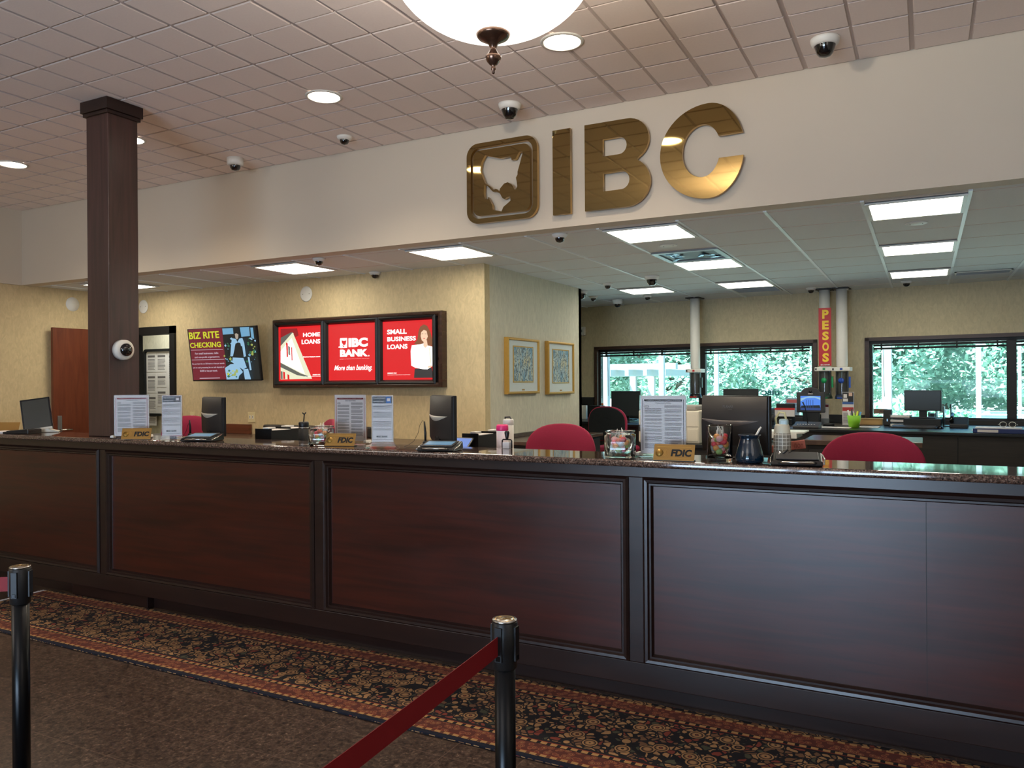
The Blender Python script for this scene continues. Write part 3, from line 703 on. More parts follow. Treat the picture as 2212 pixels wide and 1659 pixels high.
def belt(a, c, label):
    d = Vector((c[0]-a[0], c[1]-a[1], 0)); nrm = Vector((-d.y, d.x, 0)).normalized()*.0008; mb = MB(); N = 16; k = mb.mi(M_BELT)
    rows = []
    for i in range(N+1):
        f = i/N; q = Vector((a[0], a[1], 0)).lerp(Vector((c[0], c[1], 0)), f); sag = -.012*4*f*(1-f); z0, z1 = .818+sag, .866+sag
        rows.append([mb.bm.verts.new(v) for v in (q-nrm+Vector((0, 0, z0)), q-nrm+Vector((0, 0, z1)), q+nrm+Vector((0, 0, z1)), q+nrm+Vector((0, 0, z0)))])
    for A, B_ in zip(rows, rows[1:]):
        for i in range(4): j = (i+1) % 4; mb.bm.faces.new((A[i], A[j], B_[j], B_[i])).material_index = k
    tag(mb.build('barrier_belt'), label, 'belt', 'red barrier belts')
belt((p0.x, p0.y-.0385), (p0.x+.14, p0.y-2.1+.0385), 'long red webbing belt sloping across the foreground from the centre post')
pd = Vector((-.8, -.45)).normalized(); belt((p1.x+.025+pd.x*.04, p1.y+pd.y*.04), (p1.x+pd.x*1.8, p1.y+pd.y*1.8), 'short bit of red belt leaving the left barrier post')

# ------------------------------------------------------------------ television
def at(px, py, Y): return onY(px, py, Y)
def bilin(quad, p):                                   # where a photo point lies inside the seen quadrilateral
    u = v = .5
    for _ in range(12):
        A, B, C_, D = quad
        x = (1-u)*(1-v)*A[0]+u*(1-v)*B[0]+u*v*C_[0]+(1-u)*v*D[0]-p[0]; y = (1-u)*(1-v)*A[1]+u*(1-v)*B[1]+u*v*C_[1]+(1-u)*v*D[1]-p[1]
        xu = (1-v)*(B[0]-A[0])+v*(C_[0]-D[0]); xv = (1-u)*(D[0]-A[0])+u*(C_[0]-B[0]); yu = (1-v)*(B[1]-A[1])+v*(C_[1]-D[1]); yv = (1-u)*(D[1]-A[1])+u*(C_[1]-B[1])
        dt = xu*yv-xv*yu; u -= (x*yv-y*xv)/dt; v -= (y*xu-x*yu)/dt
    return u, v
TW, TH = 1.09, .615
t = thing('television', 'wall television tilted forward showing a red and yellow checking advert with a florist', 'television', (-7.095, 6.44, 1.85))
t.rotation_euler = (R(7.5), 0, 0); t.rotation_mode = 'XYZ'
MB().box(-TW/2, TW/2, 0, .035, -TH/2, TH/2, M_BLK).build('housing', t, .004)
MB().box(-TW/2+.012, TW/2-.012, -.0015, .0, -TH/2+.018, TH/2-.012, M_SDK).build('screen', t)
MB().box(-.2, .2, .035, .10, -.15, .15, M_BLKM).box(-.1, .1, .10, .17, -.05, .05, M_BLKM).build('wall_bracket', t)
Q = [(140, 225), (1765, 130), (1855, 1455), (240, 1465)]
def tp(a, b): u, v = bilin(Q, (a, b)); return (-TW/2+u*TW, TH/2-v*TH)
def flat(mb, pts, m, y): 
    q = [(p[0], y, p[1]) for p in pts]; q2 = [(p[0], y+.0004, p[1]) for p in pts]; mb.face(q, m); return mb
_lay = [0]
def putart(name, parent, shapes, tf, y):
    mb = MB()
    for i, (m, pts) in enumerate(shapes): flat(mb, [tf(*p) for p in pts], m, y-.0003*(i+1))
    bmesh.ops.recalc_face_normals(mb.bm, faces=mb.bm.faces)
    me = bpy.data.meshes.new(name); mb.bm.to_mesh(me); mb.bm.free()
    for m in mb.mats: me.materials.append(m)
    o = bpy.data.objects.new(name, me); COL.objects.link(o); o.parent = parent; return o
putart('advert_text_panel', t, [(M_SRED, [(175, 235), (990, 185), (1085, 1420), (262, 1435)]), (M_SWH, [(215, 716), (1000, 698), (1001, 706), (216, 724)]), (M_SWH, [(230, 950), (1025, 932), (1026, 940), (231, 958)]), (M_SWH, [(412, 1385), (905, 1378), (906, 1392), (413, 1399)])], tp, -.0015)
rnd = random.Random(3)
sh = [(M_SDK, [(990, 185), (1720, 150), (1835, 1420), (1085, 1420)]), (M_SBLU, [(1000, 200), (1250, 190), (1260, 330), (1010, 350)]), (M_SBLU, [(1410, 175), (1625, 165), (1635, 380), (1440, 400)]), (M_SBLU, [(1650, 180), (1710, 180), (1730, 450), (1665, 420)])]
for k in range(60):
    x = rnd.choice((rnd.uniform(1030, 1230), rnd.uniform(1560, 1770))); y = rnd.uniform(420, 1000); s_ = rnd.uniform(10, 38); mm = rnd.choice((M_SGR, M_SGR, M_SYG, M_SBLU, M_SDK, M_SLB))
    sh.append((mm, [(x-s_, y), (x, y-s_*rnd.uniform(.5, 1.4)), (x+s_*.8, y-s_*.2), (x+s_*.3, y+s_)]))
sh += [(M_SDK, [(1290, 250), (1340, 205), (1400, 215), (1440, 300), (1440, 420), (1310, 420)]), (M_SSK, [(1320, 325), (1360, 310), (1405, 340), (1395, 430), (1365, 460), (1335, 430)]),
 (M_SLB, [(1250, 430), (1340, 445), (1375, 520), (1420, 440), (1490, 420), (1530, 540), (1560, 860), (1510, 880), (1480, 620), (1320, 620), (1260, 860), (1200, 860), (1225, 600)]),
 (M_SDK, [(1330, 560), (1380, 530), (1440, 540), (1460, 640), (1510, 890), (1275, 900), (1310, 640)]), (M_SLB, [(1255, 890), (1500, 900), (1570, 1130), (1480, 1180), (1240, 1010)]),
 (M_SLB, [(1065, 1140), (1200, 1050), (1310, 1040), (1400, 1120), (1480, 1240), (1390, 1330), (1370, 1410), (1095, 1418)]), (M_SLB, [(1490, 1170), (1600, 1160), (1660, 1415), (1520, 1415)]), (M_SLB, [(1600, 880), (1640, 880), (1680, 1190), (1640, 1200)])]
for k in range(26):
    x, y = rnd.uniform(1120, 1370), rnd.uniform(1190, 1360); s_ = rnd.uniform(14, 34); sh.append((rnd.choice((M_SGR, M_SYG, M_SYG, M_SYEL)), [(x-s_, y), (x, y-s_), (x+s_, y), (x, y+s_)]))
putart('advert_picture', t, sh, tp, -.0015)
def tw(name, s, a0, b0, a1, b1, m, bold=.02):
    p, q = tp(a0, b1), tp(a1, b0); words(name, s, t, m, (p[0], q[0], p[1], q[1]), -.0032, bold, thick=.0004)
tw('lettering', 'BIZ RITE', 195, 262, 915, 462, M_SYEL, .025); tw('lettering', 'CHECKING', 210, 515, 952, 672, M_SYEL, .025)
tw('lettering', 'For small businesses, clubs', 325, 760, 885, 832, M_SWH, .01); tw('lettering', 'and non-profit organizations.', 312, 852, 918, 922, M_SWH, .01)
tw('lettering', 'No per item fee on 250 items or less per month', 245, 1012, 1020, 1076, M_SWH, .01); tw('lettering', 'and no cash processing fee on cash deposits of', 262, 1104, 1018, 1166, M_SWH, .01); tw('lettering', '$3,000 or less per month.', 432, 1186, 852, 1248, M_SWH, .01)

# ------------------------------------------------------------------ backlit poster box
LX, LY, LZ = -5.33, 6.56, 1.84
t = thing('poster_lightbox', 'long dark framed wall lightbox holding three red backlit bank posters', 'lightbox', (LX, LY, LZ))
a0, a1, c0, c1 = -6.446-LX, -4.212-LX, 1.460-LZ, 2.220-LZ
M_FR2 = wood('lightbox_frame_wood', (44, 28, 22), (66, 42, 32), .25)
def frame(name, parent, x0, x1, z0, z1, prof, m):
    mb = MB(); rings = [[(x0+o, y, z0+o), (x1-o, y, z0+o), (x1-o, y, z1-o), (x0+o, y, z1-o)] for o, y in prof]
    for a, c in zip(rings, rings[1:]):
        for k in range(4): j = (k+1) % 4; mb.face([a[k], a[j], c[j], c[k]], m)
    return mb.build(name) if parent is None else putmesh(mb, name, parent)
def putmesh(mb, name, parent, bevel=0):
    o = mb.build(name, parent, bevel); return o
frame('outer_frame', t, a0, a1, c0, c1, [(0, .085), (0, .0), (.012, -.02), (.03, -.02), (.05, -.004), (.058, .03)], M_FR2)
MB().box(a0+.04, a1-.04, .03, .085, c0+.04, c1-.04, M_BLKM).build('box', t)
def lb(a, b): p = onY(590+a/5.8211, 690+b/5.82, LY+.012); return (p.x-LX, p.z-LZ)
pan = [(-6.380, -5.762), (-5.665, -5.037), (-4.945, -4.332)]
for i, (xa, xb) in enumerate(pan):
    xa -= LX; xb -= LX; z0, z1 = 1.54-LZ, 2.138-LZ
    frame('poster_frame', t, xa-.048, xb+.048, z0-.05, z1+.05, [(0, .03), (0, -.012), (.016, -.022), (.034, -.016), (.05, .016)], M_BLK)
    po = MB().box(xa, xb, .014, .03, z0, z1, M_RED).build('poster', t); Y0 = .0125
    def lw(s, p, q, bold=.03, shear=0, m=M_LW): a = lb(p[0], q[1]); c = lb(q[0], p[1]); words('lettering', s, po, m, (a[0], c[0], a[1], c[1]), .0105, bold, shear, thick=.0004)
    if i == 0:
        putart('house_picture', po, [(M_REDD, [(95, 120), (300, 112), (320, 200), (95, 330)]), (M_LGY, [(95, 230), (230, 160), (248, 165), (95, 330)]), (M_LCR, [(248, 165), (275, 230), (490, 745), (95, 755), (95, 370)]), (M_LW, [(232, 235), (400, 690), (95, 540), (95, 400)]), (M_LCR, [(95, 335), (240, 170), (262, 178), (95, 375)]), (M_LGY, [(95, 545), (350, 680), (440, 712), (440, 725), (300, 700), (95, 600)]),
          (M_RED, [(163, 290), (185, 300), (190, 470), (172, 478)]), (M_RED, [(228, 350), (240, 350), (246, 515), (234, 515)]), (M_LGY, [(190, 330), (212, 345), (216, 450), (194, 440)]), (M_RED, [(128, 655), (150, 665), (154, 750), (130, 750)]), (M_RED, [(182, 688), (206, 700), (208, 752), (184, 752)]), (M_LGY, [(100, 650), (120, 655), (122, 750), (102, 750)])] +
          [(M_LCR, [(100, 400+k*18), (232-0, 395+k*28), (232, 398+k*28), (100, 403+k*18)]) for k in range(6)], lb, .0125)
        lw('HOME', (378, 160), (590, 222)); lw('LOANS', (360, 245), (592, 312)); lw('ibcmortgage.com', (380, 455), (592, 485), .02); lw('MEMBER FDIC', (500, 688), (595, 704), .01); lw('International Bancshares Corporation', (400, 712), (598, 722), .01)
    elif i == 1:
        def mp(a, b): return lb(840+(a-100)/1190*98, 235+(b-200)/1400*135)
        putart('map_logo', po, [(M_LW, [(846, 236), (926, 233), (932, 240), (932, 352), (926, 358), (846, 362), (840, 355), (840, 243)]), (M_RED, [(862, 262), (893, 270), (905, 262), (912, 268), (922, 254), (917, 290), (912, 312), (916, 328), (905, 312), (893, 330), (876, 312), (862, 290)]), (M_RED, [(872, 322), (886, 330), (902, 350), (888, 350), (874, 335)])], lb, .0125)
        putart('dot', po, [(M_LW, [(822, 345), (830, 338), (838, 345), (832, 358), (824, 356)])], lb, .0125); putart('dot', po, [(M_LW, [(1197, 450), (1204, 446), (1211, 452), (1208, 464), (1199, 464)])], lb, .0125)
        lw('IBC', (950, 226), (1190, 350), .055); lw('BANK', (843, 370), (1192, 472), .055); lw('A MEMBER OF INTERNATIONAL BANCSHARES CORPORATION', (833, 490), (1208, 502), .01)
        lw('More than banking.', (770, 568), (1245, 662), .012, .35)
    else:
        putart('woman_picture', po, [(M_LHAIR, [(1850, 90), (1895, 62), (1935, 80), (1975, 150), (2003, 260), (2000, 335), (1940, 335), (1830, 315), (1770, 310), (1815, 250), (1828, 150)]), (M_LSKIN, [(1862, 160), (1895, 130), (1930, 145), (1945, 215), (1925, 265), (1895, 285), (1868, 262), (1855, 210)]), (M_LHAIR, [(1868, 180), (1888, 176), (1888, 181), (1868, 185)]), (M_LHAIR, [(1908, 178), (1930, 180), (1930, 185), (1908, 183)]), (M_RED, [(1882, 236), (1915, 236), (1900, 246)]),
          (M_LDK, [(1782, 620), (1995, 605), (2018, 733), (1772, 735)]), (M_LW, [(1745, 325), (1860, 312), (1895, 300), (1950, 330), (2018, 345), (2020, 560), (1985, 600), (1940, 628), (1880, 625), (1790, 608), (1738, 580), (1730, 400)]), (M_LSKIN, [(1895, 270), (1935, 262), (1945, 330), (1915, 360), (1888, 330)]), (M_LCR, [(1960, 350), (1968, 350), (1990, 520), (1982, 590)]), (M_LSKIN, [(1945, 590), (1990, 575), (2012, 590), (1950, 612)])], lb, .0125)
        lw('SMALL', (1435, 118), (1680, 190)); lw('BUSINESS', (1437, 208), (1795, 278)); lw('LOANS', (1437, 308), (1690, 376)); lw('MEMBER FDIC', (1440, 668), (1555, 684), .01); lw('International Bancshares Corporation', (1440, 692), (1725, 702), .01)

# ------------------------------------------------------------------ two framed drawings on the side wall
def painting(y0, y1, z0, z1, label, seed):
    t = thing('framed_drawing', label, 'picture', (-3.789, (y0+y1)/2, (z0+z1)/2), R(90), 'gilt framed drawings'); hw, hh = (y1-y0)/2, (z1-z0)/2
    frame('gilt_frame', t, -hw, hw, -hh, hh, [(0, 0), (0, -.045), (.008, -.05), (.02, -.05), (.026, -.04), (.026, -.02)], M_GOLDW)
    MB().box(-hw+.02, hw-.02, -.03, -.002, -hh+.02, hh-.02, M_MAT).build('mat_board', t)
    m = mat('drawing_%d' % seed, (150, 180, 196), .7, var=0); n, b = nodes(m)
    p = pos(n, (26, 26, 9)); v = n.nodes.new('ShaderNodeTexVoronoi'); v.feature = 'DISTANCE_TO_EDGE'; v.inputs['Scale'].default_value = 1.6
    nn = n.nodes.new('ShaderNodeTexNoise'); nn.inputs['Scale'].default_value = .8; n.links.new(p, nn.inputs[0])
    va = n.nodes.new('ShaderNodeVectorMath'); va.operation = 'MULTIPLY_ADD'; va.inputs[1].default_value = (3+seed, 3, 3); n.links.new(nn.outputs['Color'], va.inputs[0]); n.links.new(p, va.inputs[2]); n.links.new(va.outputs[0], v.inputs[0])
    g = ramp(n, [(.35, rgb(120, 168, 200)), (.5, rgb(186, 204, 206)), (.65, rgb(206, 198, 160))]); n.links.new(nn.outputs[0], g.inputs[0])
    n.links.new(mixc(n, math_(n, 'LESS_THAN', v.outputs[0], .09), g.outputs[0], rgb(92, 108, 118)), b.inputs['Base Color'])
    wx, wz0, wz1 = hw*.60, -hh*.55, hh*.68
    MB().box(-wx, wx, -.034, -.03, wz0, wz1, m).build('drawing', t)
    frame('slip', t, -wx-.012, wx+.012, wz0-.012, wz1+.012, [(0, -.03), (0, -.036), (.012, -.036), (.012, -.03)], M_GOLDW)
    MB().box(-.03, .03, -.032, -.03, -hh+.035, -hh+.05, M_PLAQ).build('name_plate', t)
M_MAT = mat('mat_board', (206, 214, 214), .7, var=.02)
painting(7.06, 7.80, 1.385, 1.968, 'gilt framed blue line drawing, the one nearer the poster wall', 1)
painting(8.03, 8.765, 1.368, 1.970, 'gilt framed blue line drawing, the one nearer the far window wall', 2)
# wall plates
def plate(px, py, gang, label):
    p = at(px, py, 6.648); t = thing('wall_plate', label, 'outlet', p); w2 = .035 if gang == 1 else .058
    MB().box(-w2, w2, -.006, 0, -.058, .058, mat('almond_plastic', (222, 206, 160), .45, var=0)).build('plate', t, .002)
    for k in range(gang):
        x = 0 if gang == 1 else (-.022+.044*k); MB().box(x-.012, x+.012, -.009, -.006, -.02, .02, M_WHITE).build('socket', t)
        MB().box(x-.003, x+.003, -.0098, -.009, -.006, .012, M_INKD).build('slot', t)
plate(416, 900, 1, 'almond single wall plate left of the tall monitor'); plate(544, 901, 2, 'almond double wall plate below the television')
p = onX(1262, 715, -3.79)
t = thing('wall_sensor', 'small white box on the window wall beside the corner', 'sensor', w(.02, -.001, 2.32)); t.rotation_euler = (0, 0, wang)
t.location = w(onW(1261, 715).x, -.001, onW(1261, 715).z); MB().box(-.045, .035, -.05, 0, -.07, .06, M_WHITE).build('case', t, .004); MB().box(-.03, .0, -.052, -.05, -.02, .02, M_GREYM).build('lens', t)

# ------------------------------------------------------------------ back counters behind the tellers
M_STONE = mat('dark_splash_stone', (84, 66, 56), .25, var=.3, scale=30)
t = thing('wall_cabinet', 'low brown wooden cabinet run against the poster wall', 'cabinet', (-6.0, 6.3, 0))
part(MB().box(-8.0, -3.86, 6.02, 6.64, 0, .90, M_RAIL), 'carcass', t)
for k in range(6): part(MB().box(-7.98+k*.68, -7.34+k*.68, 6.0, 6.02, .08, .88, M_RAIL), 'door', t, .003)
tag(MB().box(-8.02, -3.80, 5.98, 6.645, .902, .935, M_STONE).build('cabinet_worktop', None, .004), 'brown stone worktop on the cabinet along the poster wall', 'worktop')
tag(MB().box(-8.0, -6.87, 6.60, 6.645, .936, 1.045, M_RAIL).build('wooden_backsplash', None, .003), 'reddish wooden upstand against the wall below the television', 'backsplash')
tag(MB().box(-6.62, -5.1, 6.56, 6.645, .936, 1.05, M_DESKF).build('dark_backsplash', None, .02, 4), 'dark rounded stone upstand against the wall below the posters', 'backsplash')
tag(MB().box(-3.785, -3.20, 6.70, 8.3, .902, .935, M_STONE).box(-3.785, -3.75, 6.7, 8.3, .936, .975, M_STONE).build('side_worktop', None, .003), 'dark brown stone worktop below the two framed drawings', 'worktop')
t = thing('side_cabinet', 'dark cabinet under the worktop below the two framed drawings', 'cabinet', (-3.5, 7.8, 0)); part(MB().box(-3.77, -3.24, 6.74, 8.28, 0, .90, M_DESKF), 'carcass', t); part(MB().box(-3.24, -3.22, 6.76, 7.50, .08, .88, M_DESKF), 'door', t, .003); part(MB().box(-3.24, -3.22, 7.53, 8.26, .08, .88, M_DESKF), 'door', t, .003)
# island desks
tag(MB().box(-.95, -.02, 7.3, 8.0, .94, .985, M_STONE).build('island_worktop', None, .006, 3), 'brown stone topped island behind the plaid bottle', 'worktop')
t = thing('island_cabinet', 'dark island cabinet between the teller chairs and window desk', 'cabinet', (-.5, 7.65, 0)); part(MB().box(-.92, -.05, 7.34, 7.97, 0, .938, M_DESKF), 'carcass', t); part(MB().box(-.9, -.49, 7.32, 7.34, .1, .9, M_DESKF), 'door', t, .003); part(MB().box(-.47, -.07, 7.32, 7.34, .1, .9, M_DESKF), 'door', t, .003)
t = thing('printer_stand', 'black stand with flat top carrying the beige printer', 'stand', (-1.35, 7.2, 0)); part(MB().box(-2.05, -1.02, 6.85, 7.6, .92, .95, M_DESK), 'top', t, .003); part(MB().box(-2.0, -1.06, 6.9, 7.55, 0, .918, M_DESKF), 'body', t); part(MB().box(-1.98, -1.08, 6.885, 6.9, .5, .9, M_DESKF), 'drawer', t, .003)
# long desk under the windows, parallel to the window wall
DF = -1.68
t = thing('window_desk', 'long black desk running under the drive-through windows', 'desk', (WM @ Vector((3.5, DF, 0))))
def wpart(mb, name, root, bevel=0): return part(mb, name, root, bevel)
wpart(MB(WM).box(1.35, 8.9, DF, -.035, .93, .96, M_DESK), 'top', t, .004)
wpart(MB(WM).box(1.4, 8.85, DF+.05, DF+.07, .08, .928, M_DESKF), 'front_panel', t)
for x in (1.42, 4.1, 5.15, 6.2): wpart(MB(WM).box(x, x+.012, DF+.044, DF+.05, .1, .91, M_BLKM), 'joint_strip', t)
wpart(MB(WM).box(1.4, 8.85, DF+.07, -.04, .0, .08, M_BLKM), 'plinth', t)
t = thing('corner_desk', 'black desk wing with pale reflecting top beside the wall corner', 'desk', (WM @ Vector((.2, -.9, 0))))
wpart(MB(WM).box(-.6, 1.33, -1.2, -.035, .93, .96, M_DESK), 'top', t, .004); wpart(MB(WM).box(-.6, 1.3, -1.15, -1.13, .0, .928, M_DESKF), 'front_panel', t)

# ------------------------------------------------------------------ things on the granite ledge
ZT_ = ZC+.0008
def led(px, py): p = onZ(px, py, ZC); return Vector((p.x, min(max(p.y, CF+.05), CB-.05), ZT_))
def notice_stand(px, py, rz, label, dark=False, group=None):
    t = thing('acrylic_notice_stand', label, 'sign', led(px, py), R(rz), group)
    MB().box(-.112, .112, .004, .007, .012, .292, M_ACR).box(-.112, .112, -.008, -.005, .012, .292, M_ACR).build('acrylic_sleeve', t, .001)
    MB().box(-.125, .125, -.04, .04, 0, .005, M_ACR).build('foot_plate', t, .002)
    for x in (-.118, .118): MB().prism([(-.012, .005), (.012, .005), (.008, .02), (-.008, .02)], -.032, .032, M_WHITE, Matrix.Translation((x, 0, 0))).build('foot', t, .002)
    pp = MB().box(-.108, .108, -.0045, .003, .014, .289, M_PAPER).build('paper', t)
    hm = M_INKD if dark else M_REDI; y = -.0046
    mb = MB(); mb.box(-.09, .092, y-.0004, y, .262, .272, hm)
    for x in (-.0975, .0985): mb.box(x-.0014, x+.0014, y-.0003, y, .03, .272, M_INKD if dark else M_REDI)
    mb.box(-.088, -.068, y-.0004, y, .234, .242, M_INKD); mb.box(-.086, -.070, y-.0005, y, .236, .240, M_PAPER)
    z = .228
    for (xa, xb) in ((-.088, -.004), (.008, .09)):
        zz = .244 if xa > 0 else .230
        while zz > .04:
            nn = random.choice((2, 3, 4, 6)); lines(mb, xa, xb, zz-nn*.0045, zz, nn, y, M_INK, .5); zz -= nn*.0045+.006
    putmesh(mb, 'print', pp)
    words('lettering', 'Availability of Funds and Collection of Checks', pp, M_PAPER, (-.080, .082, .2645, .2695), y-.0004, 0, thick=.0003)
    words('lettering', 'Check Clearing Policies', pp, M_INKD, (-.034, .04, .250, .257), y, .02, thick=.0003)
    return t
g = 'clear acrylic funds notice stands'
notice_stand(285, 946, 40, 'acrylic stand with red bordered funds notice, right beside the wooden column', group=g)
notice_stand(758, 957, 6, 'acrylic stand with red bordered funds notice between short candy jar and narrow notice', group=g)
notice_stand(1433, 987, 2, 'acrylic stand with black bordered funds notice reflecting daylight, between candy jar and large monitor', True, g)
def narrow_stand(px, py, rz, label, blue):
    t = thing('narrow_notice_stand', label, 'sign', led(px, py), R(rz), 'narrow identity notice stands')
    MB().box(-.064, .064, .004, .007, .02, .292, M_ACR).box(-.064, .064, -.008, -.005, .02, .292, M_ACR).build('acrylic_sleeve', t, .001)
    MB().box(-.085, .085, -.045, .045, 0, .005, M_ACR).build('foot_plate', t, .002)
    MB().prism([(-.08, .005), (.08, .005), (.062, .026), (-.062, .026)], -.008, .008, M_ACR).build('foot', t, .001)
    y = -.0046; pp = MB().box(-.06, .06, y+.0001, .003, .032, .289, M_PAPER).build('paper', t); mb = MB()
    mb.box(-.055, .054, y-.0003, y, .246, .284, M_INKD); mb.box(.022, .05, y-.0005, y-.0003, .247, .282, mat('notice_blue', (46, 100, 176), .6, var=0) if blue else M_INK); mb.box(.027, .045, y-.0007, y-.0005, .258, .274, M_PAPER)
    for a in (-.0565, .0555): mb.box(a-.0006, a+.0006, y-.0003, y, .045, .284, M_INKD)
    mb.box(-.0565, .0555, y-.0003, y, .044, .0455, M_INKD)
    mb.box(.026, .052, y-.0004, y, .233, .2355, M_INKD); mb.box(-.053, .012, y-.0004, y, .2265, .229, M_INKD); mb.box(-.048, -.02, y-.0004, y, .196, .1985, M_INKD)
    for za, zb, nn in ((.236, .212, 4), (.199, .165, 6), (.148, .116, 5), (.106, .095, 2)): lines(mb, -.053, .052, zb, za, nn, y, M_INK, .4)
    putmesh(mb, 'print', pp)
    words('lettering', 'Help Us Prevent', pp, M_PAPER, (-.050, .016, .268, .280), y-.0003, .005, thick=.0003); words('lettering', 'Identity Fraud...', pp, M_PAPER, (-.050, .016, .250, .262), y-.0003, .005, thick=.0003)
    words('lettering', 'IBC BANK', pp, M_INKD, (-.024, .03, .056, .067), y, .04, thick=.0003); mb = MB(); mb.box(-.034, -.026, y-.0004, y, .057, .066, M_INKD); putmesh(mb, 'print', pp)
narrow_stand(356, 953, 34, 'narrow acrylic stand with identity notice, just right of the left funds notice', False)
narrow_stand(827, 967, 20, 'narrow acrylic stand with blue topped identity notice, left of the middle monitor', True)
def plaque(px, py, rz, label):
    t = thing('name_plaque', label, 'plaque', led(px, py), R(rz), 'gold FDIC plaques')
    M = Matrix.Rotation(R(-24), 4, 'X')
    MB(M).box(-.092, .092, -.0025, .0, .001, .078, M_PLAQ).build('face_plate', t, .001)
    MB().prism([(-.09, 0), (.09, 0), (.09, .004), (-.09, .004)], .0, .045, M_BLK).build('foot', t)
    words('lettering', 'FDIC', t, M_BLKM, (-.014, .080, .020, .054), -.0026, .05, .12, M=M, thick=.0006)
    mb = MB(M)
    for r_ in (.010, .016, .022): mb.tube([(-.052+r_*math.cos(a), -.0028, .036+r_*math.sin(a)) for a in [R(q) for q in range(-60, 61, 12)]], .0007, M_GOLDW, 5)
    mb.lathe([(0, 0), (.018, 0), (.018, .0012), (0, .0012)], mat('plaque_seal', (150, 116, 56), .4, metal=.7, var=.1, scale=300), 30, Matrix.Translation((-.066, -.0022, .036)) @ Matrix.Rotation(R(90), 4, 'X'))
    putmesh(mb, 'seal', t)
    mb = MB(M); mb.box(-.078, .075, -.003, -.0024, .064, .066, M_GOLDW).box(-.078, .075, -.003, -.0024, .010, .0115, M_GOLDW); putmesh(mb, 'engraved_rule', t)
    return t
# plaques stand in front of the notices
def shift(v, dx, dy): return Vector((v.x+dx, v.y+dy, v.z))
pl = plaque(288, 947, 36, 'gold FDIC plaque leaning before the notice beside the column'); pl.location = Vector((-4.60, 3.44, ZT_))
pl = plaque(761, 961, 14, 'gold FDIC plaque before the notice right of the small round candy jar'); pl.location = Vector((-2.96, 3.52, ZT_))
pl = plaque(1455, 994, 4, 'gold FDIC plaque before the black bordered notice at right'); pl.location = Vector((-1.00, 3.46, ZT_))

# monitors seen from behind
def monitor(px, py, wd, ht, rz, label, crescent, text=None, z0=.02, Y=None):
    l = led(px, py) if Y is None else Vector((at(px, py, Y).x, Y, ZT_))
    t = thing('computer_monitor', label, 'monitor', l, R(rz))
    bx = MB().box(-wd/2, wd/2, 0, .022, z0, ht, M_BLK); bx.build('bezel', t, .004)
    bk = MB(); N = 12; k = bk.mi(M_CHAR)
    rows = []
    for i in range(N+1):
        x = -wd/2+.006+(wd-.012)*i/N; c = math.sin(PI*i/N); rows.append([bk.bm.verts.new(v) for v in ((x, .0, z0+.006), (x, -.012-.018*c, z0+.03), (x, -.014-.022*c, ht*.55), (x, -.008-.008*c, ht-.006), (x, 0, ht-.004))])
    for A, B_ in zip(rows, rows[1:]):
        for i in range(4): f = bk.bm.faces.new((A[i], B_[i], B_[i+1], A[i+1])); f.smooth = True; f.material_index = k
    bk.face([(-wd/2+.006, 0, z0+.006), (-wd/2+.006, -.012, z0+.03), (-wd/2+.006, -.014, ht*.55), (-wd/2+.006, -.008, ht-.006), (-wd/2+.006, 0, ht-.004)], M_CHAR)
    bk.face([(wd/2-.006, 0, z0+.006), (wd/2-.006, -.012, z0+.03), (wd/2-.006, -.014, ht*.55), (wd/2-.006, -.008, ht-.006), (wd/2-.006, 0, ht-.004)], M_CHAR)
    putmesh(bk, 'back_shell', t)
    if crescent:
        mb = MB(); zc = ht*.62; n_ = 14; k = mb.mi(crescent); up, lo, fr = [], [], []
        for i in range(n_+1):
            f = i/n_; x = -wd/2+.004+(wd-.03)*f; sag = math.sin(PI*min(1, f*.98)); yy = -.012-.022*math.sin(PI*i/n_)
            up.append(mb.bm.verts.new((x, yy-.001, zc-.006*sag))); fr.append(mb.bm.verts.new((x, yy-.012*sag-.002, zc-.014*sag-.001))); lo.append(mb.bm.verts.new((x, yy-.001, zc-.030*sag-.004)))
        for i in range(n_):
            for a, c in ((up, fr), (fr, lo)): f = mb.bm.faces.new((a[i], a[i+1], c[i+1], c[i])); f.material_index = k; f.smooth = True
        putmesh(mb, 'curved_handle', t)
    mb = MB().box(-.035, .035, -.03, .0, .0, ht*.3, M_BLKM); mb.build('stand_neck', t, .004)
    MB().lathe([(0, 0), (.08, 0), (.08, .006), (.03, .014), (0, .014)], M_BLK, 30, Matrix.Diagonal((1, .7, 1, 1))).build('stand_base', t)
    if text: words('lettering', text, t, mat('faint_grey', (92, 90, 90), .5, var=0), (-.04, .02, ht*.80, ht*.80+.014), -.0345, .02, thick=.001); 
    MB().box(-.01, .01, -.036, -.033, ht*.78, ht*.78+.0015, mat('faint_grey', (92, 90, 90))) .build('underline', t) if text else None
    return t
M_SILV = mat('silver_plastic', (190, 186, 174), .35, metal=.3, var=.02)
monitor(460, 948, .37, .275, -22, 'tall dark monitor with silver curve, beside the left notices', M_SILV, Y=3.72)
monitor(955, 968, .37, .288, -38, 'tall dark monitor with silver curve, right of the middle notices', M_SILV, Y=3.72)
monitor(1587, 990, .37, .288, -24, 'large dark monitor showing its wide back behind the tall glass jar', mat('ridge_grey', (96, 88, 84), .35, var=0), 'PLANAR', Y=3.735)

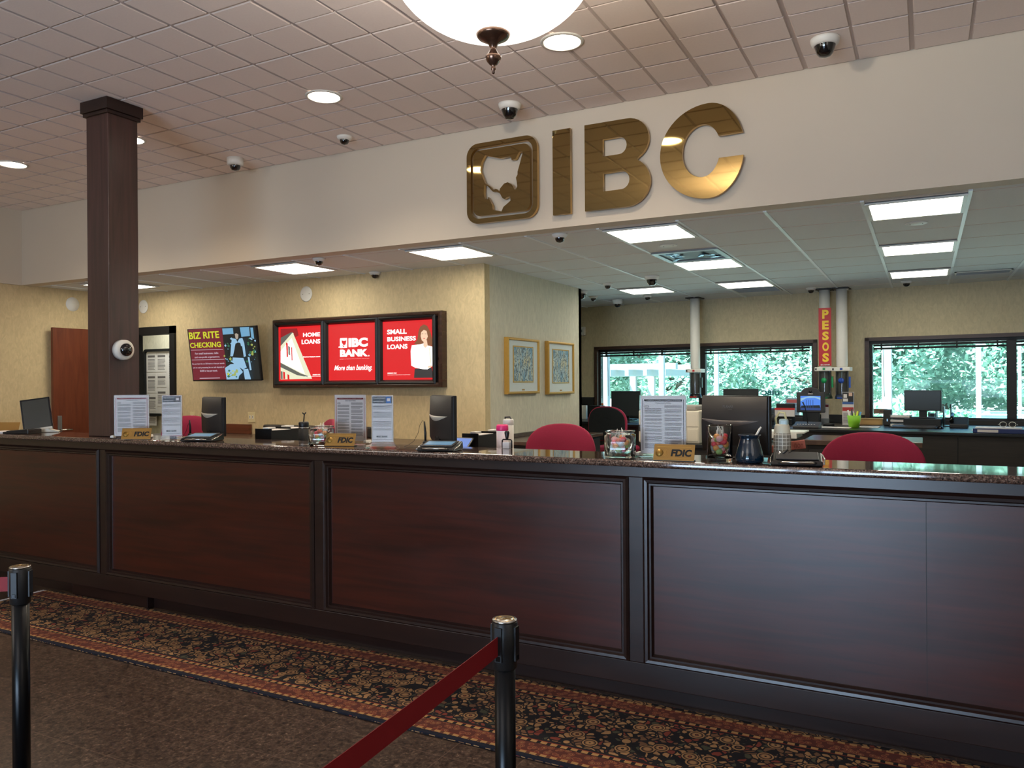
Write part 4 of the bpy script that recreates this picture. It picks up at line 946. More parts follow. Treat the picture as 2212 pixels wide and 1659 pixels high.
# signature pads and card readers
def pin_pad(px, py, rz, label, keys):
    t = thing('signature_pad', label, 'terminal', led(px, py), R(rz), 'black counter terminals')
    MB().prism([(-.085, .006), (-.07, 0), (.09, 0), (.10, .008), (.09, .045), (-.07, .022)], -.10, .10, M_BLK, Matrix.Rotation(R(90), 4, 'Z')).build('body', t, .006)
    M = Matrix.Rotation(R(90), 4, 'Z') @ Matrix.Translation((0, 0, .0)); S_ = Matrix.Translation((0, .0, .036)) @ Matrix.Rotation(R(8.2), 4, 'X')
    MB(S_).box(-.085, .085, -.06, .075, -.002, .002, M_DGREY).build('screen_bezel', t, .002)
    if keys:
        mb = MB(S_); mb.box(-.075, .075, -.035, .045, .002, .003, mat('pale_blue_screen', (120, 170, 214), .3, var=.2, scale=80))
        putmesh(mb, 'display', t)
    MB().tube([(-.075, -.073, .012), (-.055, -.098, .018), (.055, -.098, .018), (.075, -.073, .012)], .005, M_STEEL, 8).build('front_grip', t)
    for sgn in (-1, 1): MB().tube([(sgn*.104, -.07, .012), (sgn*.108, .0, .026), (sgn*.10, .06, .038)], .004, M_STEEL, 6).build('side_trim', t)
    return t
pin_pad(436, 953, 20, 'black terminal with pale display in front of the leftmost tall monitor', True)
pin_pad(950, 973.5, 14, 'black terminal with blue display in front of the middle tall monitor', True)
pin_pad(1722, 1004, 8, 'low black signature pad with chrome grips beside the right red chair', False)
def pen_stand(px, py, h, label, coil):
    t = thing('pen_on_cord', label, 'pen', led(px, py), 0, 'counter pens on cords')
    MB().lathe([(0, 0), (.016, 0), (.016, .03), (.010, .04), (0, .04)], M_BLK, 16).build('holder', t)
    MB().tube([(0, 0, .03), (.0, .0, .04+h*.3), (-.006, 0, h)], [.006, .007, .004], M_BLK, 10).build('pen', t)
    pts = [(-.006, 0, h), (-.02, .004, h+.006), (-.04, .006, h-.02), (-.055, .01, h*.55), (-.085, .012, .035), (-.115, .0, .012), (-.13, -.02, .004), (-.10, -.035, .003), (-.06, -.03, .006), (-.03, -.02, .004)]
    MB().tube([Vector(p)*(1 if coil else .8) for p in pts], .0012, M_BLK, 6).build('cord', t)
pen_stand(411, 949, .125, 'upright black pen with curling cord left of the leftmost monitor', False)
pen_stand(919, 968, .145, 'upright black pen with looping cord left of the middle monitor', True)
t = thing('pen_on_cord', 'fallen counter pens with chrome tips and tangled cord beside the signature pad', 'pen', led(1672, 1000), 0)
MB().tube([(0, 0, .02), (.03, -.01, .035), (.06, -.02, .06)], .004, M_BLK, 8).build('pen', t); MB().tube([(.01, -.02, .01), (.03, -.03, .05)], .004, M_STEEL, 8).build('pen', t)
MB().tube([(-.09, -.02, .004), (-.06, -.03, .002), (-.02, -.03, .004), (.02, -.02, .02), (.07, 0, .05), (.09, .01, .06)], .0015, M_BLK, 6).build('cord', t); MB().lathe([(0, 0), (.012, 0), (.012, .03), (0, .034)], M_BLKG, 14).build('holder', t)

# candy jars
CAND = [(214, 70, 84), (226, 150, 84), (150, 176, 104), (196, 92, 70), (176, 182, 190), (232, 170, 170)]
CM = [mat('candy_%s' % k, c, .3, var=.25, scale=90) for k, c in zip(('red', 'orange', 'green', 'brick', 'grey', 'pink'), CAND)]
M_STK = mat('lolly_stick', (236, 232, 224), .5, var=0)
PROTO = []
def lollipop(j):
    t = thing('lollipop', 'x', 'candy', (0,0,0)); MB().sphere((0, 0, 0), .0165, CM[j], (1, 1, .85), 10, 7).build('candy', t); MB().tube([(0, 0, .012), (.001, 0, .056)], .0014, M_STK, 6).build('stick', t); return t
def fill_jar(cx, cy, z0, rx, h, n_, label, group, square):
    for k in range(n_):
        j = k % 6; a = k*2.4; q = math.sqrt((k % 5+.6)/5.4); x, y = q*rx*math.cos(a), q*rx*math.sin(a)
        if square: x, y = random.uniform(-rx, rx), random.uniform(-rx, rx)
        z = z0+.016+h*(k/n_)
        if len(PROTO) <= j: o = lollipop(j); PROTO.append(o)
        else: o = dup(PROTO[j])
        o.location = (cx+x, cy+y, z); d_ = Vector((-x*9, -y*9, 1)) if k > n_*.6 else Vector((-x/rx, -y/rx, .38)) if abs(x)+abs(y) > .02 else Vector((.2, .1, 1)); o.rotation_euler = d_.to_track_quat('Z', 'Y').to_euler()
        o['label'] = label; o['group'] = group
def sq_prof(r, k): return r
def square_jar(px, py, w2, h, rz, label, nlol, lab2):
    t = thing('candy_jar', label, 'jar', led(px, py), R(rz), 'glass candy jars on the ledge'); q = Matrix.Rotation(PI/4, 4, 'Z'); r = w2*math.sqrt(2)
    def ringpts(r_, z): return [(r_*max(-1, min(1, 1.25*math.cos(2*PI*i/32)))/1.0, r_*max(-1, min(1, 1.25*math.sin(2*PI*i/32))), z) for i in range(32)]
    mb = MB(); k = mb.mi(M_CLR); rings = [[mb.bm.verts.new(v) for v in ringpts(r_, z)] for r_, z in ((w2*.94, 0), (w2, .006), (w2, h*.84), (w2*.86, h*.88), (w2*.86, h*.91), (w2*.95, h*.93), (w2*.95, h), (w2*.82, h), (w2*.80, h*.88), (w2*.93, h*.82), (w2*.93, .012), (w2*.85, .010))]
    for A, B_ in zip(rings, rings[1:]):
        for i in range(32): j = (i+1) % 32; f = mb.bm.faces.new((A[i], A[j], B_[j], B_[i])); f.material_index = k; f.smooth = True
    mb.bm.faces.new(rings[0][::-1]); mb.bm.faces.new(rings[-1]); putmesh(mb, 'glass_body', t)
    l = t.location; fill_jar(l.x, l.y, l.z+.010, w2*.62, h*.50, nlol, lab2, 'lollipops in the '+('left' if px < 1000 else 'middle')+' jar', False)
square_jar(695, 962, .062, .112, 20, 'short square glass candy jar behind the left counter, before the red chair', 17, 'wrapped lollipop in the short jar left of the middle FDIC plaque')
square_jar(1340, 988, .066, .125, 8, 'square glass candy jar full of lollipops, right of the red chair at centre', 20, 'wrapped lollipop in the square jar at right of the centre red chair')
l = led(1555, 998); t = thing('candy_jar', 'tall cylindrical glass jar half full of lollipops, before the large monitor', 'jar', l, 0, 'glass candy jars on the ledge')
MB().lathe([(0, 0), (.052, 0), (.055, .006), (.055, .155), (.0565, .16), (.054, .163), (.0515, .158), (.0515, .02), (0, .016)], M_CLR, 40, cap=False).build('glass_body', t)
fill_jar(l.x, l.y, l.z+.018, .035, .075, 26, 'wrapped lollipop in the tall cylindrical jar', 'lollipops in the tall jar', False)
# blue vase
t = thing('pen_vase', 'glazed dark blue vase with flared rim holding pens', 'vase', led(1619, 999)); M_VASE = mat('teal_glaze', (8, 32, 48), .08, var=.15, coat=.8)
MB().lathe([(0, 0), (.054, 0), (.060, .008), (.060, .025), (.054, .055), (.046, .082), (.041, .102), (.041, .112), (.050, .120), (.048, .122), (.038, .114), (.038, .102), (.043, .08), (.05, .05), (.052, .02), (0, .012)], M_VASE, 40, cap=False).build('body', t)
for k, (dx, dy, hh) in enumerate(((.05, .0, .155), (.042, .012, .148))): tag(MB().tube([t.location+Vector((-.01, dy, .05)), t.location+Vector((dx, dy, hh))], .0042, (M_WHITE, M_SILV)[k], 8).build('pen'), ('white pen leaning right in the dark blue vase', 'silver grey pen leaning behind the white one in the blue vase')[k], 'pen')
# water bottle
t = thing('water_bottle', 'beige and white plaid water bottle with loop handle standing on the ledge', 'bottle', Vector((led(1693, 990).x, 3.745, ZT_)))
m = mat('plaid_wrap', (176, 166, 148), .5, var=0); n, b = nodes(m); sp = n.nodes.new('ShaderNodeSeparateXYZ'); n.links.new(pos(n), sp.inputs[0])
ang = math_(n, 'ARCTAN2', sp.outputs[1], sp.outputs[0]); la = math_(n, 'GREATER_THAN', math_(n, 'FRACT', math_(n, 'MULTIPLY', ang, 2.2)), .86); lz = math_(n, 'GREATER_THAN', math_(n, 'FRACT', math_(n, 'MULTIPLY', sp.outputs[2], 62)), .86)
n.links.new(mixc(n, math_(n, 'MAXIMUM', la, lz), rgb(140, 130, 114), rgb(226, 220, 204)), b.inputs['Base Color'])
MB().lathe([(0, 0), (.036, 0), (.038, .005), (.038, .10), (.036, .118)], m, 36).build('body', t)
MB().lathe([(.036, .118), (.035, .132), (.032, .15), (.028, .158), (0, .16)], mat('cream_plastic', (222, 212, 186), .4, var=.03), 36, cap=False).build('collar', t)
MB().box(-.012, .026, -.02, .02, .150, .182, mat('pale_blue_plastic', (176, 196, 196), .35, var=0)).build('spout_cover', t, .008)
MB().tube([(-.024, 0, .15), (-.028, 0, .185), (-.012, 0, .212), (.01, 0, .21), (.018, 0, .18)], .005, mat('pale_yellow_plastic', (226, 212, 158), .4, var=0), 8).build('handle', t)
t = thing('wrist_strap', 'salmon pink fabric strap with faint letters lying behind the plaid bottle', 'strap', Vector((led(1693, 970).x, 3.80+.10, .912)))
t.location = (at(1695, 965, 3.95).x, 3.95, .912)
M_SAL = mat('salmon_fabric', (190, 112, 96), .8, var=.1); zz = at(1695, 965, 3.95).z-.912
MB().box(-.02, .0, -.004, .004, 0, zz, M_SAL).build('standing_tail', t, .002)
MB(Matrix.Translation((0, 0, zz)) @ Matrix.Rotation(R(-12), 4, 'Y')).box(-.08, .0, -.006, .006, -.018, .016, M_SAL).build('folded_end', t, .005)
MB(Matrix.Translation((0, 0, zz)) @ Matrix.Rotation(R(-9), 4, 'Y')).box(.0, .095, -.004, .004, -.02, .022, M_SAL).build('printed_end', t, .004)
words('lettering', 'non', t, mat('dark_salmon', (150, 84, 72), .8, var=0), (.045, .085, zz-.004, zz+.018), -.0045, .02, thick=.0005)
# self inking stamp
t = thing('rubber_stamp', 'black framed office stamp with round handle at the ledge edge', 'stamp', Vector((led(1101, 968).x, 3.765, ZT_)), R(-10))
MB().tube([(-.032, 0, 0), (-.032, 0, .042), (-.026, 0, .048), (.026, 0, .048), (.032, 0, .042), (.032, 0, 0)], .004, M_BLK, 8).build('frame', t)
MB().lathe([(.007, .048), (.009, .06), (.014, .085), (.010, .094), (0, .096)], M_BLK, 16).build('handle', t)
MB().box(-.022, .022, -.012, .012, .0, .034, M_PAPER).build('stamp_block', t, .002)
# left end: tilted screen, calculator and papers
t = thing('tilted_screen', 'tilted glossy touch screen with silver foot at the far left of the ledge', 'monitor', Vector((at(88, 930, 3.66).x, 3.66, ZT_)), R(50))
M = Matrix.Translation((0, 0, .02)) @ Matrix.Rotation(R(-8), 4, 'Y') @ Matrix.Rotation(R(-12), 4, 'X')
MB(M).box(-.115, .085, 0, .014, 0, .25, M_BLKG).build('bezel', t, .003); MB(M).box(-.103, .073, -.0012, 0, .02, .238, mat('reflecting_screen', (60, 60, 54), .08, var=.1)).build('screen', t)
MB(M).box(-.103, .08, -.002, .0, .0, .018, M_SILV).build('chin', t); MB().prism([(-.06, 0), (.12, 0), (.12, .008), (.04, .03), (-.02, .03)], .0, .09, M_SILV).build('foot', t, .003)
t = thing('desk_calculator', 'low black desk calculator lying at the far left end of the ledge', 'calculator', Vector((led(26, 938).x, 3.54, ZT_)), R(20))
MB().prism([(-.11, 0), (.10, 0), (.10, .03), (.085, .036), (-.11, .016)], -.07, .07, M_BLK).build('body', t, .004); MB(Matrix.Rotation(R(-4.9), 4, 'Y')).box(-.09, .03, -.055, .055, .022, .030, M_DGREY).build('keys', t, .002)
tag(MB(Matrix.Translation(Vector((led(8, 936).x, 3.55, ZT_))) @ Matrix.Rotation(R(12), 4, 'Z')).box(-.14, .1, -.08, .08, 0, .012, M_PAPER).build('paper_stack'), 'small stack of white forms at the far left edge of the ledge', 'paper')
tag(MB(Matrix.Translation(Vector((-6.42, 3.66, ZT_)))@Matrix.Rotation(R(20), 4, 'Z') @ Matrix.Rotation(R(-20), 4, 'X')).box(-.09, .09, 0, .003, 0, .075, M_PLAQ).build('brass_plate'), 'gold plaque corner showing at the very left edge of the photo', 'plaque')

# ------------------------------------------------------------------ things on the teller desktop
ZD = .911
def organiser(x0, x1, ytop, Y, label):
    a = at(x0, ytop, Y); c = at(x1, ytop, Y); h = a.z-ZD; wd = c.x-a.x; t = thing('desk_organiser', label, 'organiser', (a.x, Y, ZD), 0, 'black desk organisers')
    MB().box(0, wd, 0, .005, 0, h, M_BLKM).build('front', t); MB().box(0, .005, .005, .22, 0, h*.96, M_BLKM).build('side', t); MB().box(wd-.005, wd, .005, .22, 0, h*.96, M_BLKM).build('side', t); MB().box(.005, wd-.005, .005, .22, 0, .005, M_BLKM).build('base', t)
    MB().box(.01, wd-.01, .02, .2, .006, h-.01, M_PAPER).build('papers', t)
    MB().box(wd*.6, wd*.95, -.02, .05, h+.001, h+.012, M_WHITE).build('label_clip', t, .003)
organiser(551, 586, 926, 4.02, 'lower black paper organiser left of the black tumbler'); organiser(588, 627, 922, 4.26, 'taller black paper organiser left of the black tumbler')
organiser(998, 1033, 936, 4.02, 'lower black paper organiser right of the middle monitor'); organiser(1034, 1072, 931, 4.26, 'taller black paper organiser beside the pink lidded tumbler')
def tumbler(px, ytop, Y, r, label, body, lid, straw, cat='tumbler'):
    p = at(px, ytop, Y); h = p.z-ZD; t = thing('tumbler', label, cat, (p.x, Y, ZD))
    MB().lathe([(0, 0), (r*.82, 0), (r*.84, .01), (r, h*.5), (r, h-.035)], body, 30).build('body', t)
    MB().lathe([(r, h-.035), (r*1.03, h-.03), (r*1.03, h-.008), (r*.9, h), (0, h)], lid, 30, cap=False).build('lid', t)
    if straw: MB().tube([(0, 0, h), (.004, 0, h+.04), (.006, 0, h+.05)], .004, straw, 8).build('straw', t)
    return t, h
M_WPK = mat('white_pink_wrap', (232, 214, 214), .35, var=.08, scale=40); M_HPK = mat('hot_pink', (238, 52, 120), .35, var=.03)
t, h = tumbler(656, 911, 4.15, .034, 'matte black tumbler with a black straw left of the small candy jar', M_BLKM, M_BLK, M_BLK)
MB().lathe([(.0345, h-.045), (.0352, h-.044), (.0352, h-.038), (.0345, h-.037)], M_STEEL, 30, cap=False).build('steel_band', t)
MB().tube([(.006, 0, h+.05), (-.012, 0, h+.062)], .004, M_BLK, 6).tube([(.006, 0, h+.05), (.02, 0, h+.064)], .004, M_BLK, 6).build('straw_topper', t)
t, h = tumbler(1085, 917, 4.0, .034, 'white and pink tumbler with a hot pink lid beside the black organisers', M_WPK, M_HPK, None)
t, h = tumbler(1098, 905, 4.16, .032, 'taller white bottle with flip handle behind the pink lidded tumbler', M_WHITE, M_WHITE, None, 'bottle')
MB().tube([(-.02, 0, h-.008), (-.022, 0, h+.01), (.01, 0, h+.012), (.024, 0, h-.01)], .005, M_DGREY, 8).build('handle', t)
t = thing('tablet', 'small tablet with glowing blue screen leaning behind the middle terminal', 'tablet', (at(998, 950, 3.95).x, 3.95, ZD+.0), R(0))
p = at(998, 950, 3.95); M = Matrix.Translation((0, 0, p.z-ZD-.03)) @ Matrix.Rotation(R(-55), 4, 'X')
MB(M).box(-.09, .05, 0, .008, -.05, .07, M_BLK).build('case', t, .002); MB(M).box(-.08, .04, -.001, 0, -.04, .06, M_STAB).build('screen', t); MB().box(-.05, .02, .0, .06, 0, p.z-ZD-.06, M_BLK).build('stand', t)
tag(MB(Matrix.Translation((at(606, 945, 3.95).x, 3.98, at(606, 950, 3.98).z))).box(-.09, .07, -.06, .06, -.004, .012, M_PAPER).build('loose_papers', None, .003), 'loose white papers lying before the black organisers', 'paper')
o = [q for q in COL.objects if q.name.startswith('loose_papers')][0]; o.location.z = ZD
t = thing('envelope_tray', 'white paper tray raised behind the short candy jar', 'tray', (at(638, 940, 4.06).x, 4.06, ZD)); MB().box(-.03, .03, -.05, .05, 0, .12, M_WHITE).build('tray', t, .004); MB().box(-.028, .028, -.052, -.05, .10, .125, M_HPK).build('red_tab', t)

# ------------------------------------------------------------------ chairs
def backrest(mb, wd, ht, m, y0, bulge, curve, thick=.03):
    def pt(r, a, side):
        c, s_ = math.cos(a), math.sin(a); e = .80 if s_ > 0 else .45
        x = wd/2*math.copysign(abs(c)**e, c)*r; z = ht/2*math.copysign(abs(s_)**(.82 if s_ > 0 else .5), s_)*r; y = y0+curve*(1-(2*x/wd)**2)
        return (x, y-(bulge*(1-r**4) if side == 0 else -bulge*(1-r**4)*.5)+(0 if side == 0 else thick), z)
    k = mb.mi(m); N = 40; prev = None; ctr = mb.bm.verts.new(pt(0, 0, 0)); rings = []
    for r in (.3, .6, .85, .96, 1): rings.append([mb.bm.verts.new(pt(r, 2*PI*i/N, 0)) for i in range(N)])
    for r in (1, .96, .8, .4): rings.append([mb.bm.verts.new(pt(r, 2*PI*i/N, 1)) for i in range(N)])
    for i in range(N): f = mb.bm.faces.new((ctr, rings[0][i], rings[0][(i+1) % N])); f.smooth = True; f.material_index = k
    for A, B_ in zip(rings, rings[1:]):
        for i in range(N): j = (i+1) % N; f = mb.bm.faces.new((A[i], B_[i], B_[j], A[j])); f.smooth = True; f.material_index = k
    mb.bm.faces.new(rings[-1]).material_index = k
    return mb
def chair(label, fab, wd=.5, arms=None, seat=.72, group=None):
    t = thing('teller_chair', label, 'chair', (0,0,0), 0, group); ht = .42
    o = backrest(MB(), wd, ht, fab, 0, .035, .06).build('backrest', t); o.location = (0, .22, seat+.28)
    o = backrest(MB(), wd*.94, ht*.94, M_BLKM, 0, .0, .06, .02).build('back_shell', t); o.location = (0, .255, seat+.28)
    MB().box(-wd*.48, wd*.48, -.25, .22, seat-.09, seat-.01, fab).build('seat', t, .035, )
    MB().tube([(0, .1, seat-.1), (0, .30, seat-.08), (0, .31, seat+.15)], .018, M_BLKM, 8).build('back_support', t)
    MB().lathe([(.03, .10), (.03, seat-.2), (.02, seat-.2), (.02, seat-.10)], M_BLKM, 16).build('gas_column', t)
    for k in range(5):
        a = 2*PI*k/5+.3; MB().tube([(.02*math.cos(a), .02*math.sin(a), .11), (.29*math.cos(a), .29*math.sin(a), .075)], [.024, .016], M_BLKM, 8).sphere((.29*math.cos(a), .29*math.sin(a), .028), .028, M_BLK, seg=12).build('leg', t)
    MB().tube([(.2*math.cos(a), .2*math.sin(a), .26) for a in [2*PI*k/24 for k in range(25)]], .011, M_STEEL, 8).build('foot_ring', t)
    if arms:
        for sg in (-1, 1): MB().tube([(sg*.22, .05, seat-.06), (sg*(wd/2+.05), .0, seat-.02), (sg*(wd/2+.05), -.05, seat+.22)], .013, M_BLKM, 8).build('arm_post', t); MB().box(sg*(wd/2+.05)-.025, sg*(wd/2+.05)+.025, -.17, .12, seat+.22, seat+.25, arms).build('arm_pad', t, .01)
    return t
gc = 'red upholstered teller chairs'
c = chair('red fabric teller chair at centre, showing its rounded backrest above the counter', M_REDF, .50, group=gc); c.location = (-2.22, 4.80, 0.001); c.rotation_euler = (0, 0, R(10))
c = chair('large red fabric teller chair at right, nearest to the counter', M_REDF, .55, group=gc); c.location = (-.255, 4.62, 0.001); c.rotation_euler = (0, 0, R(3)); c.scale = (1, 1, .995)
c = chair('red teller chair with wooden arm behind the left pair of notice stands', M_REDF, .48, M_TRIM, group=gc); p = at(360, 905, 4.85); c.location = (p.x, 4.98, 0.001); c.rotation_euler = (0, 0, R(32))
c = chair('red teller chair turned sideways behind the small square candy jar', M_REDF, .48, group=gc); p = at(682, 908, 4.95); c.location = (p.x-.12, 4.86, 0.001); c.rotation_euler = (0, 0, R(-38))
c = chair('black backed chair with red trim at the window desk', M_REDF, .50); p = at(1346, 870, 9.55); c.location = (p.x, 9.25+.0, 0.001); c.rotation_euler = (0, 0, R(178))
for ch in c.children:
    if ch.name.startswith('back_shell'): ch.data.materials[0] = M_BLKF

# ------------------------------------------------------------------ printer
p = at(1450, 955, 6.95); t = thing('office_printer', 'beige office printer with side output tray on the black stand, behind the notice stand', 'printer', (p.x, 6.93, .9505))
M_BEI = mat('printer_beige', (216, 206, 186), .5, var=.02)
MB().box(-.30, .26, 0, .45, 0, .29, M_BEI).build('body', t, .012)
MB().box(.0, .22, .05, .4, .29, .335, mat('printer_grey', (150, 142, 134), .5, var=.03)).build('scanner_lid', t, .012)
MB().box(.06, .25, -.006, 0, .02, .13, M_BEI).build('paper_drawer', t, .004); MB().box(.10, .25, -.005, 0, .15, .26, M_BEI).build('front_door', t, .004)
MB().prism([(-.12, .02), (.04, .02), (.04, .05), (-.01, .09), (-.03, .20), (-.04, .26), (-.10, .26), (-.10, .08)], -.16, -.006, M_WHITE).build('output_tray', t, .006)
MB().prism([(-.05, .08), (.05, .06), (.04, .26), (.0, .32), (-.06, .30)], .15, .16, mat('pale_yellow_folder', (226, 216, 150), .6, var=0)).build('yellow_folder', t, .002)
MB().box(-.30, -.27, -.01, 0, .1, .16, M_BLK).build('control_panel', t)

# ------------------------------------------------------------------ pneumatic tubes
def wt(px, py, off): q = onW(px, py, off); return q
def tube_station(px, py, ytop, cols, label, lamp, off=-.33):
    q = onW(px, py, off); x, z = q.x, q.z; t = thing('pneumatic_tube', label, 'pneumatic tube', WM @ Vector((x, off, z)), wang, 'pneumatic tube stations')
    hz = ZL-.004-z
    MB().lathe([(.062, .0), (.066, .02), (.066, hz)], M_WHITE, 28).build('pipe', t)
    MB().box(-.095, .095, -.12, .12, hz-.012, hz, M_CHAR).build('ceiling_plate', t)
    MB().box(-.108, .108, -.09, .09, -.05, .0, M_WHITE).build('collar', t, .006)
    MB().box(-.100, -.082, -.093, -.09, -.04, -.015, M_BLK).build('button', t); MB().box(-.01, .02, -.093, -.09, -.038, -.012, lamp).build('number_badge', t)
    MB().lathe([(.07, -.345), (.07, -.05)], mat('smoked_tube', (120, 122, 120), .05, var=0, trans=.85), 28, cap=False).build('clear_chamber', t)
    MB().lathe([(.03, -.34), (.045, -.33), (.045, -.07), (.03, -.06)], mat('carrier_grey', (170, 172, 170), .4, var=.05), 20).build('carrier', t)
    for a in (-.066, .066): MB().box(a-.006, a+.006, -.03, .03, -.35, -.05, M_DGREY).build('rail', t)
    MB().lathe([(0, -.40), (.088, -.40), (.088, -.385), (.074, -.345), (0, -.345)], cols, 28).build('base_cup', t)
    MB().box(-.045, .045, -.094, -.088, -.395, -.380, lamp).build('lamp_strip', t); MB().box(.080, .098, -.02, .02, -.26, -.12, lamp if cols != M_BLK else M_BLK).build('side_latch', t)
    return t
M_GRL = mat('green_badge', (18, 150, 86), .5, var=0); M_BLL = mat('blue_badge', (34, 76, 170), .5, var=0); M_RDL = mat('red_badge', (196, 44, 44), .5, var=0)
tube_station(1502, 797, 648, M_BLK, 'white pneumatic tube with red marked carrier between the two left windows', M_RDL)
a = tube_station(1782, 793, 628, mat('cup_green', (26, 46, 40), .45, var=0), 'white pneumatic tube with green badge hanging under the red sign', M_GRL)
b_ = tube_station(1819, 793, 628, mat('cup_blue', (26, 38, 62), .45, var=0), 'white pneumatic tube with blue badge right of the red sign', M_BLL)
for r_, mm in ((a, M_GRL), (b_, M_BLL)): MB().lathe([(0, 0), (.034, 0), (.034, .003), (0, .003)], mm, 24, Matrix.Translation((0, -.0705, -.17)) @ Matrix.Rotation(R(90), 4, 'X')).build('round_badge', r_)
# vertical sign
q0, q1 = onW(1768, 666, -.41), onW(1796, 790, -.41); t = thing('pesos_sign', 'tall narrow red sign with yellow letters PESOS hanging on the tube', 'sign', WM @ Vector(((q0.x+q1.x)/2, -.41, (q0.z+q1.z)/2)), wang)
sw, sh_ = (q1.x-q0.x)/2, (q0.z-q1.z)/2
MB().box(-sw, sw, 0, .008, -sh_, sh_, mat('sign_red', (186, 26, 38), .35, var=.02)).build('board', t)
M_YEL = mat('sign_yellow', (246, 206, 54), .5, var=0); step = 2*sh_*.935/5
for k, ch in enumerate('PESOS'): zc = sh_*.97-step*(k+.5); words('lettering', ch, t, M_YEL, (-sw*.42, sw*.62, zc-step*.41, zc+step*.41), -.0003, .045)
words('lettering', 'IBC BANK', t, M_PAPER, (-sw*.7, sw*.8, -sh_*.985, -sh_*.94), -.0003, .04)

# ------------------------------------------------------------------ things on the window desk
ZW = .9608
def wd(px, py): p = onZ(px, py, .96); q = WI @ p; q.y = min(max(q.y, DF+.1), -.2); return WM @ Vector((q.x, q.y, ZW))
def simple_monitor(px0, px1, py0, py1, off, label, zb):
    q0, q1 = onW(px0, py0, off), onW(px1, py1, off); wd_, cx_ = (q1.x-q0.x)/2, (q0.x+q1.x)/2
    t = thing('flat_monitor', label, 'monitor', WM @ Vector((cx_, off, zb)), wang, 'flat monitors on the window desk'); a, c = q1.z-zb, q0.z-zb
    MB().box(-wd_, wd_, 0, .03, a, c, M_BLK).build('panel', t, .004); MB().box(-wd_+.012, wd_-.012, -.0015, 0, a+.012, c-.012, mat('dark_screen', (44, 48, 50), .25, var=.05)).build('screen', t)
    MB().box(-.04, .04, .03, .05, .015, c*.6, M_BLK).build('stand_neck', t); MB().box(-.13, .13, -.06, .12, 0, .015, M_BLK).build('stand_base', t, .004); return t
simple_monitor(1320, 1383, 845, 900, -.55, 'black flat monitor behind the black backed chair', .9605)
simple_monitor(1562, 1638, 840, 885, -.5, 'black flat monitor rising behind the large monitor on the ledge', .9605)
t = thing('monitor_riser', 'black box riser under the flat monitor at right', 'riser', WM @ Vector((0, 0, 0)))
qr = onW(1994, 890, -.75); t.location = WM @ Vector((qr.x, -.75, ZW)); t.rotation_euler = (0, 0, wang); MB().box(-.19, .19, -.14, .14, 0, .10, M_BLK).build('box', t, .005)
simple_monitor(1953, 2034, 843, 888, -.75, 'black flat monitor on a riser at right, against the bright window', ZW+.101)
def desk_thing(name, label, cat, px, py, build, rz=0, group=None):
    t = thing(name, label, cat, wd(px, py), wang+R(rz), group); build(t); return t
desk_thing('keyboard', 'black keyboard in front of the flat monitor at right', 'keyboard', 1975, 925, lambda t: (MB().prism([(-.08, 0), (.08, 0), (.08, .028), (-.08, .012)], -.23, .23, M_BLK, Matrix.Rotation(R(90), 4, 'Z')).build('case', t, .003), MB(Matrix.Rotation(R(5.7), 4, 'X')).box(-.215, .215, -.07, .07, .018, .026, M_DGREY).build('keys', t, .002)))
desk_thing('mouse', 'small black mouse right of the keyboard', 'mouse', 2032, 926, lambda t: MB().sphere((0, 0, .0), .035, M_BLKG, (.9, 1.4, .9), 16, 8, 0, 90).build('body', t))
def trays(t):
    for k in range(3): MB().box(-.11, .11, -.1, .1, k*.05, k*.05+.006, M_DGREY).box(-.11, -.105, -.1, .1, k*.05, k*.05+.035, M_DGREY).box(.105, .11, -.1, .1, k*.05, k*.05+.035, M_DGREY).build('tray', t); MB().box(-.1, .1, -.09, .09, k*.05+.007, k*.05+.03, M_PAPER).build('papers', t)
desk_thing('letter_trays', 'stack of letter trays with papers left of the right flat monitor', 'tray', 1946, 921, trays)
desk_thing('loudspeaker', 'small dark desk speaker at the left end of the right window', 'speaker', 1918, 919, lambda t: (MB().box(-.045, .045, -.05, .06, 0, .19, M_CHAR).build('cabinet', t, .01), MB().box(-.006, .006, -.053, -.05, .05, .08, M_SLB).build('indicator', t)))
def sorter(t):
    for k in range(4): MB().box(-.14+k*.075, -.13+k*.075, -.1, .12, 0, .17+.03*k, M_BLK).build('divider', t, .003)
    MB().box(-.14, .12, -.1, .12, 0, .01, M_BLK).build('base', t); MB().box(-.12, -.08, -.09, .1, .01, .15, M_DGREY).build('folders', t)
desk_thing('file_sorter', 'black file sorter with folders right of the right flat monitor', 'organiser', 2036, 921, sorter)
def phone(t):
    MB().prism([(-.1, 0), (.1, 0), (.1, .10), (.06, .12), (-.1, .04)], -.09, .09, M_BLK, Matrix.Rotation(R(90), 4, 'Z')).build('body', t, .006); MB().tube([(-.07, -.08, .07), (-.07, .08, .15)], .022, M_BLKG, 10).build('handset', t)
desk_thing('desk_phone', 'black desk telephone at the right end of the file sorter', 'telephone', 2072, 924, phone)
def binder(t):
    MB().box(-.24, .2, -.14, .14, 0, .045, mat('navy_binder', (30, 44, 96), .4, var=.05)).build('cover', t, .004); MB().box(-.2, -.02, -.142, -.14, .008, .036, M_PAPER).build('spine_label', t); MB().box(-.22, .18, -.12, .13, .0455, .055, M_PAPER).build('sheets', t)
desk_thing('ring_binder', 'navy ring binder with white label lying near the right edge', 'binder', 2162, 935, binder)
def glasses(t):
    for dx in (-.04, .04): MB().tube([(dx+.03*math.cos(a), 0, .0296+.026*math.sin(a)) for a in [2*PI*k/16 for k in range(17)]], .0035, M_SILV, 6).build('ring', t)
    MB().tube([(-.08, .0, .03), (-.085, .12, .02)], .003, M_SILV, 5).tube([(.08, .0, .03), (.085, .12, .02)], .003, M_SILV, 5).build('temple', t)
